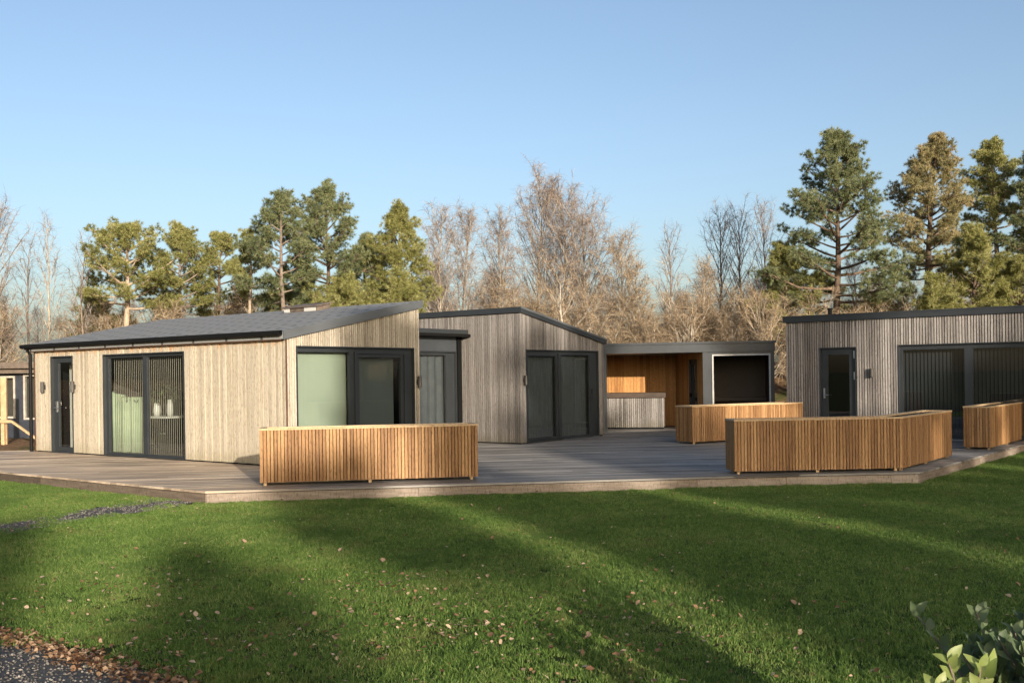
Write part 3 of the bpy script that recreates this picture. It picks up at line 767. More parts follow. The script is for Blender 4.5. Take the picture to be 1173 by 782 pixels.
# ------------------------------------------------------------------ 7. planters
def offset_poly(poly, d):
    n=len(poly); out=[]
    for i in range(n):
        a,b,c=(np.array(poly[(i+k)%n]) for k in (-1,0,1))
        e1=(b-a)/np.linalg.norm(b-a); e2=(c-b)/np.linalg.norm(c-b)
        n1=np.array([-e1[1],e1[0]]); n2=np.array([-e2[1],e2[0]])
        m=n1+n2; m/=(m@n1); out.append(tuple(b+m*d))
    return out
def planter(poly, label, seed):
    rs=random.Random(seed); ctr=np.mean(poly,0)
    c=empty('wooden_planter',(*ctr,0),label,'planter','slatted timber planters on the deck')
    mb=MB(); n=len(poly)
    for i in range(n):
        a=np.array(poly[i]); b=np.array(poly[(i+1)%n]); e=b-a; ln=np.linalg.norm(e)
        w=Wall(a,e,(e[1],-e[0])); k=max(2,round(ln/.0505)); p=ln/k
        for j in range(k):
            w.box(mb,j*p+(.0 if j==0 else .005),(j+1)*p-.005,-.03 if 0<j<k-1 else -.028,rs.uniform(-.003,.002),.045+rs.uniform(-.003,.003),.812)
    mb.build('slat_cladding',M['larch'],c)
    mb=MB(); q=offset_poly(poly,.034); q2=offset_poly(poly,.06)
    for i in range(n):
        j=(i+1)%n; mb.hexa([(*p,.05) for p in (q[i],q[j],q2[j],q2[i])]+[(*p,.806) for p in (q[i],q[j],q2[j],q2[i])])
    mb.build('liner',M['membrane'],c)
    mb=MB(); o=offset_poly(poly,-.008); q=offset_poly(poly,.085)
    for i in range(n):
        j=(i+1)%n; mb.hexa([(*p,.814) for p in (o[i],o[j],q[j],q[i])]+[(*p,.842) for p in (o[i],o[j],q[j],q[i])])
    mb.build('cap',M['cap'],c)
    mb=MB(); mb.prism(q2,.46,.62); mb.build('soil',M['soil'],c)
    mb=MB(); mb.prism(offset_poly(poly,.065),.046,.075); mb.build('base',M['membrane'],c)
    for i in range(n):
        a=np.array(poly[i]); b=np.array(poly[(i+1)%n]); ln=np.linalg.norm(b-a)
        if ln<1: continue
        e=(b-a)/ln; nn=np.array([-e[1],e[0]])
        for s in np.linspace(.07,ln-.1,max(2,int(ln/1.25)+1)):
            f=MB(); p=a+e*s+nn*.035; Wall(p,e,-nn).box(f,-.022,.022,-.045,0.0,0,.05); f.build('foot',M['cap'],c)
    return c
def rect(a,b,d):
    a=np.array(a);b=np.array(b);e=(b-a)/np.linalg.norm(b-a);nn=np.array([-e[1],e[0]])
    return [tuple(a),tuple(b),tuple(b+nn*d),tuple(a+nn*d)]
planter(rect((-3.725,15.12),(-.535,15.66),.5),'long straight timber planter at the front deck edge before the pale cabin gable',1)
A,B,C=np.array([3.41,15.83]),np.array([6.07,16.02]),np.array([7.82,18.32])
e1=(B-A)/np.linalg.norm(B-A);e2=(C-B)/np.linalg.norm(C-B);n1=np.array([-e1[1],e1[0]]);n2=np.array([-e2[1],e2[0]])
mm=n1+n2;mm/=(mm@n1)
planter([tuple(A),tuple(B),tuple(C),tuple(C+n2*.5),tuple(B+mm*.5),tuple(A+n1*.5)],'bent L-shaped timber planter wrapping the front corner of the deck',2)
planter(rect((3.97,22.7),(6.86,24.3),.6),'timber planter standing in front of the white-framed black opening',3)
planter(rect((9.25,19.9),(11.25,22.53),.5),'timber planter on the right deck edge before the wide dark glazing',4)

# ------------------------------------------------------------------ 8. things seen through the glass of the pale cabin
def inside_things():
    F=Wall(B1L,U,-V2)
    V=[];n=36
    for i in range(n+1):
        s=1.95+1.1*i/n; t=-.75+.10*math.sin(i*.55); h=1.36-.14*math.sin(min(1,i/n*2.2)*math.pi/2)
        V+=[F.p(s,t,.02),F.p(s,t,h),F.p(s,t-.03,h),F.p(s,t-.03,.02)]
    q=[]
    for i in range(n):
        for k in range(4):
            l=(k+1)%4; q.append((4*i+k,4*i+4+k,4*i+4+l,4*i+l))
    q+=[(0,1,2,3),(4*n+3,4*n+2,4*n+1,4*n)]
    o=np_mesh('folding_screen',V,[np.array(q)],M['screen'],loc=F.p(2.5,-.75,0)); tag(o,'wavy pale green room screen standing behind the wide window','room screen')
    c=empty('desk',F.p(3.15,-1.2,0),'dark desk behind the right pane of the wide window','desk')
    mb=MB();F.box(mb,2.7,3.65,-1.5,-.9,.76,.80);mb.build('desk_top',M['ivory'],c)
    mb=MB();F.box(mb,2.75,3.6,-1.45,-1.40,.012,.76);F.box(mb,3.25,3.6,-1.4,-.95,.012,.76);mb.build('drawer_unit',M['chair'],c)
    mb=MB();F.box(mb,3.37,3.51,-.95,-.935,.42,.45);mb.build('handle',M['steel'],c)
    k=empty('office_chair',F.p(2.62,-1.0,0),'black high-backed chair beside the pale green screen','chair')
    mb=MB();F.box(mb,2.45,2.79,-1.25,-.85,.42,.50);mb.build('seat',M['chair'],k,.02)
    mb=MB();F.box(mb,2.42,2.50,-1.24,-.86,.52,1.12);mb.build('backrest',M['chair'],k,.03)
    mb=MB();mb.tube([F.p(2.62,-1.05,.03),F.p(2.62,-1.05,.42)],.03);
    for a in range(5):
        w=a*1.2566;p=F.p(2.62,-1.05,.08);mb.tube([p,(p[0]+.28*math.cos(w),p[1]+.28*math.sin(w),.05)],.02,6)
    mb.build('base',M['chair'],k)
    for (s,h,r,lab) in ((3.42,.36,.07,'tall ivory vase on the dark desk'),(2.95,.3,.085,'short ivory plant pot on the dark desk')):
        p=F.p(s,-1.15,.80);mb=MB();mb.tube([(p[0],p[1],.80),(p[0],p[1],.80+h*.3),(p[0],p[1],.80+h*.7),(p[0],p[1],.80+h)],[r*.8,r,r*.9,r*.6],14)
        tag(mb.build('vase' if h>.33 else 'plant_pot',M['ivory'],smooth=True),lab,'vase' if h>.33 else 'pot')
    p=np.array(F.p(3.05,-1.15,1.28)); r=np.random.default_rng(4); m=170
    ce=p+r.normal(size=(m,3))*[.26,.2,.11]; d=r.normal(size=(m,3)); d/=np.linalg.norm(d,axis=1)[:,None]; sd=np.cross(d,[0,0,1]); 
    Vv=np.stack([ce,ce+d*.05+sd*.03,ce+d*.12,ce+d*.05-sd*.03],1).reshape(-1,3)
    o=empty('house_plant',tuple(p-[0,0,.42]),'bushy green house plant over the dark desk','plant')
    np_mesh('leaves',Vv,[np.arange(m*4).reshape(-1,4)],M['shrub_leaf'],o,tone=np.repeat(r.random(m),4))
    mb=MB();mb.tube([tuple(p-[.02,0,.25]),tuple(p-[0,0,.1]),tuple(p)],.012,6);mb.build('stem',M['bark_brown'],o)
inside_things()

# ------------------------------------------------------------------ trees
def tubes(paths, sides=5):
    """paths: list of (pts (k,3), radii (k))"""
    VV=[];FF=[];b=0
    ang=np.arange(sides)*2*math.pi/sides
    for pts,rad in paths:
        pts=np.asarray(pts);k=len(pts); t=np.gradient(pts,axis=0); t/=np.linalg.norm(t,axis=1)[:,None]+1e-9
        ref=np.where(np.abs(t[:,2:3])<.9,[[0,0,1.]],[[1.,0,0]]); a=np.cross(t,ref); a/=np.linalg.norm(a,axis=1)[:,None]+1e-9; c=np.cross(t,a)
        ring=pts[:,None]+np.asarray(rad)[:,None,None]*(a[:,None]*np.cos(ang)[None,:,None]+c[:,None]*np.sin(ang)[None,:,None])
        VV.append(ring.reshape(-1,3))
        i=np.arange(k-1)[:,None]*sides; j=np.arange(sides)[None]; l=(j+1)%sides
        FF.append((b+np.stack([i+j,i+l,i+sides+l,i+sides+j],-1)).reshape(-1,4)); b+=k*sides
    return np.concatenate(VV),np.concatenate(FF)

def needles(C, D, tone, r, K, ln, wd):
    """K slim needle blades round each tuft centre, fanned about its outward direction D"""
    n=len(C)
    d=r.normal(size=(n,K,3))*.75+D[:,None]; d[...,2]+=.15; d/=np.linalg.norm(d,axis=2)[...,None]
    s=np.cross(d,r.normal(size=(n,K,3))); s/=np.linalg.norm(s,axis=2)[...,None]+1e-9
    c=C[:,None]; L_=ln*r.uniform(.65,1.25,(n,K,1))
    V=np.stack([c-s*wd*.5,c+s*wd*.5,c+d*L_],2).reshape(-1,3)
    return V,np.arange(n*K*3).reshape(-1,3),np.repeat(np.repeat(tone,K),3)

def pine(x,y,h,rmax,cb,seed,label,needle='needle',barkm='bark_pine',lean=(0,0),nl=34,dens=1.0,r0=.15,shape='dome',sink=0,tuft=(.15,.020,24),group=None,cat='pine tree',onesided=None):
    r=np.random.default_rng(seed); zb=float(gh(x,y))-.1
    root=empty('pine_tree',(x,y,zb),label,cat,group)
    t=np.linspace(0,1,9); wob=np.cumsum(r.normal(size=(9,2))*.05,0)*t[:,None]
    tp=np.stack([x+lean[0]*t**1.5+wob[:,0],y+lean[1]*t+wob[:,1],zb+(h-zb)*.97*t],1)
    paths=[(tp,r0*(1-t*.86))]
    at=lambda q:np.array([np.interp(q,t,tp[:,k]) for k in range(3)])
    C=[];T=[];DD=[]
    for i in range(nl):
        f=(i+.5)/nl; q=cb+(1-cb)*f**.9
        if shape=='dome': pr=math.sin(math.pi*min(1,.22+.78*f)**.85)**.6*(.55+.45*(1-f)) if f<.98 else .2
        elif shape=='col': pr=.95 if f<.9 else .6
        elif shape=='cone': pr=(1-f)**.75*.95+.10
        else: pr=.5+.5*math.sin(f*9+seed)*.6+.2*(1-f)
        pr*=r.uniform(.62,1.12); Ln=max(.35,rmax*pr)
        az=i*2.39996+r.uniform(-.5,.5)
        if onesided is not None and r.random()<.5: az=onesided+r.normal()*.6
        el=R(-8+58*f+r.uniform(-10,12)); d=np.array([math.cos(az)*math.cos(el),math.sin(az)*math.cos(el),math.sin(el)])
        p0=at(min(.985,q)); k=np.linspace(0,1,5)[:,None]
        pts=p0+d*Ln*k+np.array([0,0,1])*(.22*Ln)*k**2+np.cumsum(r.normal(size=(5,3)),0)*.03*Ln*k
        rr=max(.014,.03*Ln**.8)*(1-.75*k[:,0]); paths.append((pts,rr))
        ns=int(5+Ln*3.2)
        for j in range(ns):
            u=.38+.62*(j+r.random())/ns; b=np.array([np.interp(u,k[:,0],pts[:,m]) for m in range(3)])
            sd=r.normal(size=3)*[1,1,.35]; sd/=np.linalg.norm(sd); sl=Ln*.26*(1.15-u*.6)*r.uniform(.5,1.2)
            e=b+(sd*.75+d*.5+[0,0,.25])*sl
            paths.append((np.stack([b,(b+e)/2+[0,0,-.02],e]),np.array([.014,.010,.006])))
            nt_=max(5,int(dens*r.uniform(10,16)*(.55+.4*Ln/rmax)))
            base=r.random(); rc=r.uniform(.17,.31)*(.75+.14*Ln)*(tuft[0]/.155)**.6
            g=r.normal(size=(nt_,3)); g/=np.linalg.norm(g,axis=1)[:,None]
            C.append(e+[0,0,.04]+g*[1,1,.62]*rc*r.uniform(.55,1.0,(nt_,1))); DD.append(g*[1,1,.8])
            T.append(np.clip(base*.55+r.normal(size=nt_)*.08+.2+.12*f,0,1))
    C=np.concatenate(C);T=np.concatenate(T)
    V,F=tubes(paths,6); np_mesh('trunk',V,[F],M[barkm],root,smooth=True)
    V,F,T2=needles(C,np.concatenate(DD),T,r,tuft[2],tuft[0],tuft[1]); np_mesh('crown',V,[F],M[needle],root,tone=T2)
    return root

def strips(A,B,wd,r,droop=0.0):
    """thin two-segment twigs from A to B"""
    n=len(A); d=B-A; ln=np.linalg.norm(d,axis=1)[:,None]+1e-9
    s=np.cross(d,r.normal(size=(n,3))); s/=np.linalg.norm(s,axis=1)[:,None]+1e-9
    mid=(A+B)/2+r.normal(size=(n,3))*ln*.07; B=B+np.array([0,0,-1])*droop*ln
    w=np.asarray(wd).reshape(-1,1) if hasattr(wd,'__len__') else wd
    V=np.stack([A-s*w*.5,A+s*w*.5,mid+s*w*.4,mid-s*w*.4,B+s*w*.2,B-s*w*.2],1).reshape(-1,3)
    i=np.arange(n)[:,None]*6
    return V,np.concatenate([i+[[0,1,2,3]],i+[[3,2,4,5]]])

def bare_geo(h,spread,seed,nl=26,sub=9,tw=12,stems=1,r0=.11,up=1.1,base=.22,droop=.15,twl=.55,crook=.06,cone=False):
    """geometry of a leafless tree standing at the origin: limbs and twigs"""
    r=np.random.default_rng(seed); paths=[];A=[];B=[];Wd=[]
    for s in range(stems):
        az=r.uniform(0,6.28); ln_=spread*.35*(s>0 or stems>1)*r.uniform(.4,1); hh=h*(1 if s==0 else r.uniform(.7,.97))
        t=np.linspace(0,1,10); w=np.cumsum(r.normal(size=(10,2))*crook*hh/9,0)
        tp=np.stack([math.cos(az)*ln_*t+w[:,0]*t,math.sin(az)*ln_*t+w[:,1]*t,hh*.9*t],1); tp-=tp[0]
        paths.append((tp,r0*(1-.93*t)*(1 if stems==1 else .75)+.008))
        for i in range(nl//stems+1):
            f=(i+r.random())/(nl//stems+1); q=base+(1-base)*f
            p0=np.array([np.interp(q,t,tp[:,k]) for k in range(3)])
            pr=((1-f)*.9+.15) if cone else (.35+.65*math.sin(math.pi*min(1,.3+.62*f)))
            Ln=spread*pr*r.uniform(.6,1.1); a=i*2.4+r.uniform(-.6,.6)
            d=np.array([math.cos(a),math.sin(a),up*(.75+.7*f)]); d/=np.linalg.norm(d)
            k=np.linspace(0,1,6)[:,None]; pts=p0+d*Ln*k+[0,0,1]*(.25*Ln*k**1.6)+np.cumsum(r.normal(size=(6,3)),0)*.035*Ln*k
            r1=max(.012,.28*r0*(1-.6*f)); paths.append((pts,r1*(1-.8*k[:,0])+.004))
            for j in range(sub):
                u=.2+.8*(j+r.random())/sub; b=np.array([np.interp(u,k[:,0],pts[:,m]) for m in range(3)])
                dd=d*.7+r.normal(size=3)*.5+[0,0,.25]; dd/=np.linalg.norm(dd); sl=Ln*.4*(1.2-.7*u)*r.uniform(.6,1.2)
                e=b+dd*sl; A.append(b[None]);B.append(e[None]);Wd.append(np.array([.02]))
                us=r.uniform(.15,1,(tw,1)); b2=b+(e-b)*us; d2=dd*.6+r.normal(size=(tw,3))*.5+[0,0,.12]; d2/=np.linalg.norm(d2,axis=1)[:,None]
                A.append(b2);B.append(b2+d2*twl*r.uniform(.4,1.1,(tw,1)));Wd.append(r.uniform(.006,.011,tw))
    V,F=tubes(paths,5); A=np.concatenate(A);B=np.concatenate(B);Wd=np.concatenate(Wd)
    TV,TF=strips(A,B,Wd,r,droop)
    return V,F,TV,TF

def bare_tree(x,y,h,spread,seed,label,name='bare_tree',barkm='bark_birch',twigm='twig_birch',cat='bare tree',group=None,**kw):
    zb=float(gh(x,y))-.08
    root=empty(name,(x,y,zb),label,cat,group)
    V,F,TV,TF=bare_geo(h-zb,spread,seed,**kw); o=np.array([x,y,zb])
    np_mesh('trunk',V+o,[F],M[barkm],root,smooth=True); np_mesh('crown',TV+o,[TF],M[twigm],root)
    return root

PX=lambda px,Y:(px-586.5)/1178.0*Y
# pines on the left, one by one
pine(PX(141,40),40,7.6,2.3,.55,101,'pine with a thick pale leaning trunk, leftmost of the pines behind the shingle roof',barkm='bark_pale',lean=(.35,0),nl=30,r0=.20,dens=1.0)
pine(PX(112,44),44,5.0,1.6,.25,102,'low bushy pine at the foot of the pale leaning trunk',nl=26,shape='dome')
pine(PX(206,43),43,7.9,2.2,.42,103,'pine with twin thin brown trunks and a broad green top',barkm='bark_brown',lean=(.3,0),nl=34)
pine(PX(250,45),45,7.9,1.8,.50,104,'narrow green-topped pine just left of the bare pole-like trunk',nl=26)
pine(PX(283,39),39,7.2,1.35,.62,105,'spindly pine with a straight pale pole-like trunk and few needles',barkm='bark_pale',nl=14,r0=.12,dens=.8)
pine(PX(326,38),38,8.4,1.75,.50,106,'upright pine with a rounded blue-green top and brown forked trunk',needle='needle_blue',barkm='bark_brown',nl=30,lean=(-.2,0))
pine(PX(378,40),40,9.0,2.7,.34,107,'tallest broad pine in the left group above the shingle roof ridge',needle='needle_blue',nl=46,dens=1.1)
pine(PX(452,41),41,8.4,2.15,.22,108,'dense yellow-green pine at the right end of the left group',nl=50,dens=1.15)
pine(PX(418,43),43,7.4,1.8,.30,109,'dark pine wedged between the two broadest pines of the left group',needle='needle_blue',nl=30)
pine(PX(330,44),44,5.2,2.2,.28,110,'low spreading pine under the upright rounded pine',nl=34)
pine(PX(400,37.5),37.5,5.0,2.4,.30,111,'low spreading pine right behind the roof ridge',nl=36)
pine(PX(468,38),38,5.4,1.5,.2,112,'small bright green pine beside the high corner of the shingle roof',nl=28)
# pines on the right
pine(PX(958,40),40,10.85,2.9,.36,121,'tall dark conical pine rising behind the flat-roofed cabin door',needle='needle_blue',nl=58,shape='cone',dens=1.15,r0=.19)
pine(PX(905,41),41,6.6,1.9,.30,122,'shorter yellow-green pine left of the tall conical pine',nl=36,dens=1.1)
pine(PX(1062,42),42,11.15,2.35,.42,123,'tall rust-tinged pine standing between the two dark right-hand pines',needle='needle_rust',nl=54,shape='dome',dens=1.15,r0=.21,lean=(.3,0))
pine(PX(1146,45),45,11.5,2.0,.52,124,'tall pine with a pale orange trunk and a compact green top',barkm='bark_pale',nl=40,dens=1.2,r0=.18)
pine(PX(1195,43),43,10.6,2.3,.35,125,'dark pine cut off by the right edge of the picture',needle='needle_blue',nl=44)
pine(PX(1116,39),39,6.9,1.9,.22,126,'bushy bright green pine in front of the pale orange trunk',nl=44,dens=1.2)
pine(PX(1075,38),38,4.9,1.5,.2,127,'low bright pine at the base of the rust-tinged pine',nl=28)
pine(PX(1168,38.5),38.5,5.6,1.8,.2,128,'low broad pine behind the right end of the flat roof',nl=34)
pine(PX(1000,43),43,4.4,2.2,.3,129,'low straggling pine between the conical and the rust-tinged pine',nl=26,dens=.8)

# leafless trees
bare_tree(PX(57,42),42,8.6,1.5,201,'slender bare birch with a white stem at the left, tallest of three thin ones',nl=20,sub=6,tw=6,r0=.07,up=1.9,twl=.5)
bare_tree(PX(33,44),44,7.8,1.3,202,'slender grey bare tree left of the white-stemmed birch',barkm='bark_brown',twigm='twig_grey',nl=18,sub=6,tw=6,r0=.06,up=1.9)
bare_tree(PX(96,40),40,7.4,1.3,203,'slender brown bare tree right of the white-stemmed birch',barkm='bark_brown',twigm='twig_grey',nl=20,sub=6,tw=6,r0=.06,up=1.8)
bare_tree(PX(-6,40),40,8.5,2.2,204,'bushy brown bare tree cut by the left picture edge',barkm='bark_brown',nl=34,sub=8,tw=10,r0=.10)
bare_tree(PX(507,44),44,8.7,1.9,211,'bare birch next to the last green pine of the left group',nl=34,sub=9,tw=12,r0=.085,up=1.5,droop=.25)
bare_tree(PX(530,45),45,8.9,1.9,212,'bare birch with a straight pale stem, second from the left green pines',nl=34,sub=9,tw=12,r0=.085,up=1.5,droop=.25)
bare_tree(PX(575,46),46,8.7,2.0,213,'round-topped bare birch just left of the tallest birch',nl=36,sub=9,tw=13,r0=.09,up=1.4,droop=.3)
bare_tree(PX(617,48),48,10.7,2.7,214,'tallest bare birch with a pale stem over the gabled cabin',nl=54,sub=10,tw=15,r0=.12,up=1.5,droop=.35)
bare_tree(PX(650,49),49,10.2,2.7,215,'tall bare birch leaning against the tallest one on its right',nl=48,sub=10,tw=14,r0=.11,up=1.4,droop=.35)
bare_tree(PX(668,46),46,8.6,2.7,216,'broad reddish bare birch below the tall pair',nl=48,sub=10,tw=14,r0=.10,up=1.2,droop=.3)
bare_tree(PX(655,40),40,6.2,1.6,217,'small crooked tree with bright cream limbs behind the gabled roof slope',twigm='twig_gold',nl=14,sub=6,tw=6,r0=.10,up=.8,crook=.3)
bare_tree(PX(714,44),44,7.4,1.7,218,'bare brown tree above the left end of the pavilion roof',twigm='twig_gold',nl=36,sub=9,tw=12,r0=.08)
bare_tree(PX(733,43),43,6.2,1.2,219,'thin pale-stemmed bare tree above the bar counter',twigm='twig_gold',nl=26,sub=8,tw=9,r0=.07)
bare_tree(PX(768,46),46,8.2,1.6,220,'open-branched grey bare tree with upright forks over the pavilion',barkm='bark_brown',twigm='twig_grey',nl=22,sub=6,tw=5,r0=.07,up=1.7)
bare_tree(PX(783,39),39,5.6,1.5,221,'many-stemmed cream tree right behind the pavilion roof',twigm='twig_gold',nl=26,sub=8,tw=9,stems=4,r0=.085,crook=.12)
bare_tree(PX(806,42),42,6.4,1.1,222,'straight pale-stemmed bare tree behind the white-framed opening',twigm='twig_gold',nl=26,sub=8,tw=8,r0=.07)
bare_tree(PX(826,48),48,9.3,1.9,223,'tall grey bare tree with fanned upright branches',barkm='bark_brown',twigm='twig_grey',nl=30,sub=7,tw=6,r0=.09,up=1.6)
bare_tree(PX(848,47),47,9.2,1.9,224,'tall dark-stemmed bare tree right of the fanned grey one',barkm='bark_brown',twigm='twig_grey',nl=30,sub=7,tw=6,r0=.09,up=1.6)
bare_tree(PX(880,52),52,10.3,2.0,225,'faint bare tree half behind the dark conical pine',barkm='bark_brown',twigm='twig_grey',nl=34,sub=7,tw=6,r0=.08,up=1.6)
bare_tree(PX(842,40),40,5.0,1.2,226,'short leaning pale tree near the right end of the pavilion roof',twigm='twig_gold',nl=18,sub=7,tw=8,stems=2,r0=.08,crook=.14)
bare_tree(PX(880,38),38,4.6,1.6,227,'many-stemmed cream bush between the pavilion and the flat-roofed cabin',twigm='twig_gold',nl=30,sub=9,tw=10,stems=5,r0=.07)

# brown scrub and the far wood, each one mass nobody could count
def mass(name,label,spots,variants,twigm,barkm,seed):
    r=np.random.default_rng(seed); VV=[];FF=[];TVV=[];TFF=[];b=0;tb=0
    for (x,y,sc) in spots:
        V,F,TV,TF=variants[r.integers(len(variants))]; a=r.uniform(0,6.28); ca,sa=math.cos(a),math.sin(a)
        Rm=np.array([[ca,-sa,0],[sa,ca,0],[0,0,1]]); o=np.array([x,y,float(gh(x,y))-.05])
        VV.append(V@Rm.T*sc+o);FF.append(F+b);b+=len(V); TVV.append(TV@Rm.T*sc*[1,1,1]+o);TFF.append(TF+tb);tb+=len(TV)
    root=np_mesh(name,np.concatenate(TVV),[np.concatenate(TFF)],M[twigm]); tag(root,label,'undergrowth',kind='stuff')
    np_mesh('stems',np.concatenate(VV),[np.concatenate(FF)],M[barkm],root,smooth=True)
r=np.random.default_rng(77)
scrub=[bare_geo(r.uniform(2.6,4.2),1.3,300+i,nl=26,sub=8,tw=10,stems=5,r0=.045,base=.08,up=1.0,twl=.5,droop=.1) for i in range(5)]
spots=[(r.uniform(-26,24),r.uniform(38.5,47),r.uniform(.7,1.25)) for _ in range(105)]
mass('undergrowth','golden brown leafless scrub massed behind the cabins',spots,scrub,'twig_gold','bark_birch',5)
woods=[bare_geo(r.uniform(5,7.2),1.7,330+i,nl=34,sub=9,tw=11,r0=.09,base=.1,up=1.2,twl=.55) for i in range(5)]
spots=[(r.uniform(-40,34),r.uniform(50,64),r.uniform(.5,.85)) for _ in range(75)]
mass('far_wood','hazy brown far-off bare wood closing the view behind the trees',spots,woods,'twig_birch','bark_brown',6)

# ------------------------------------------------------------------ lawn
def grass_tile(seed,n,size=.5,hmin=.012,hmax=.032):
    r=np.random.default_rng(seed)
    x=r.uniform(-size/2-.03,size/2+.03,n);y=r.uniform(-size/2-.03,size/2+.03,n)
    hh=r.uniform(hmin,hmax,n)*(.75+.5*(np.sin(x*31+seed)*np.sin(y*27+seed*2)>.1))*np.where(r.random(n)<.04,1.7,1); a=r.uniform(0,6.28,n); ln=r.uniform(.2,.95,n)*hh; w=r.uniform(.0026,.0056,n)
    ca,sa=np.cos(a),np.sin(a); b=r.uniform(0,6.28,n); cb,sb=np.cos(b),np.sin(b)
    p=np.stack([x,y,np.zeros(n)],1); s=np.stack([ca*w/2,sa*w/2,np.zeros(n)],1)
    m=p+np.stack([cb*ln*.35,sb*ln*.35,hh*.62],1); t=p+np.stack([cb*ln,sb*ln,hh],1)
    V=np.stack([p-s,p+s,m+s*.8,m-s*.8,t],1).reshape(-1,3); i=np.arange(n)[:,None]*5
    return V,[i+[[0,1,2,3]],i+[[3,2,4]]]
def lawn():
    tiles=bpy.data.collections.new('grass_tiles')
    for k in range(4):
        V,F=grass_tile(60+k,3000)
        me=bpy.data.meshes.new('grass_tile'); 
        me.from_pydata(V.tolist(),[],[tuple(q) for f in F for q in f.tolist()]); me.materials.append(M['grass'])
        tiles.objects.link(bpy.data.objects.new('grass_tile',me))
    g=np.arange(-15,16,.47); gy=np.arange(4.2,27,.47); X,Y=np.meshgrid(g,gy); P=np.stack([X.ravel(),Y.ravel()],1)
    r=np.random.default_rng(9); P+=r.uniform(-.05,.05,P.shape)
    in_view=(np.abs(P[:,0])<P[:,1]*.53+.8)
    ok=in_view&~inside(P,offset_poly(DECK,.12))&~inside(P,GRAVEL_NEAR)&~inside(P+[-.05,-.07],GRAVEL_NEAR)&~inside(P,offset_poly([tuple(q) for q in GRAVEL_MID],.09))&(P[:,1]<27)
    # leave out the strip of ground beyond the deck at the back left
    ok&=~((P[:,0]<-8)&(P[:,1]>23.2))
    P=P[ok]
    # thin edge tufts along gravel and deck edges
    pts=np.concatenate([P,np.full((len(P),1),LAWN-.004)],axis=1) if False else np.column_stack([P,np.full(len(P),LAWN-.004)])
    me=bpy.data.meshes.new('grass'); me.from_pydata(pts.tolist(),[],[]); o=link('grass',me,None,M['grass'])
    tag(o,'short green lawn grass in front of the deck','grass',kind='stuff')
    ng=bpy.data.node_groups.new('scatter_grass','GeometryNodeTree')
    ng.interface.new_socket('Geometry',in_out='INPUT',socket_type='NodeSocketGeometry'); ng.interface.new_socket('Geometry',in_out='OUTPUT',socket_type='NodeSocketGeometry')
    gi=ng.nodes.new('NodeGroupInput');go=ng.nodes.new('NodeGroupOutput'); ci=ng.nodes.new('GeometryNodeCollectionInfo')
    ci.inputs['Collection'].default_value=tiles; ci.inputs['Separate Children'].default_value=True; ci.inputs['Reset Children'].default_value=True
    ip=ng.nodes.new('GeometryNodeInstanceOnPoints'); ip.inputs['Pick Instance'].default_value=True
    rr=ng.nodes.new('FunctionNodeRandomValue'); rr.data_type='FLOAT_VECTOR'; rr.inputs[0].default_value=(0,0,0); rr.inputs[1].default_value=(0,0,6.283)
    rs=ng.nodes.new('FunctionNodeRandomValue'); rs.data_type='FLOAT_VECTOR'; rs.inputs[0].default_value=(1.0,1.0,.75); rs.inputs[1].default_value=(1.15,1.15,1.25)
    ng.links.new(gi.outputs[0],ip.inputs['Points']); ng.links.new(ci.outputs[0],ip.inputs['Instance'])
    ng.links.new(rr.outputs[0],ip.inputs['Rotation']); ng.links.new(rs.outputs[0],ip.inputs['Scale']); ng.links.new(ip.outputs[0],go.inputs[0])
    md=o.modifiers.new('scatter','NODES'); md.node_group=ng
lawn()

def leaf_mesh(C,size,r,flat=.35):
    n=len(C); a=r.uniform(0,6.28,n); tl=r.normal(size=(n,2))*flat
    d=np.stack([np.cos(a),np.sin(a),tl[:,0]],1); d/=np.linalg.norm(d,axis=1)[:,None]
    s=np.stack([-np.sin(a),np.cos(a),tl[:,1]],1); s/=np.linalg.norm(s,axis=1)[:,None]
    nn=np.cross(d,s); L_=size[:,None]; w=L_*r.uniform(.28,.42,(n,1)); cu=L_*r.uniform(.05,.25,(n,1))
    V=np.stack([C-d*L_*.5,C-d*L_*.1+s*w+nn*cu,C+d*L_*.25+s*w*.8+nn*cu,C+d*L_*.5+nn*cu*.5,C+d*L_*.25-s*w*.8+nn*cu*.8,C-d*L_*.1-s*w+nn*cu*.8,C+d*L_*.05],1).reshape(-1,3)
    i=np.arange(n)[:,None]*7
    F=np.concatenate([i+[[0,6,1]],i+[[1,6,2]],i+[[2,6,3]],i+[[3,6,4]],i+[[4,6,5]],i+[[5,6,0]]])
    return V,F
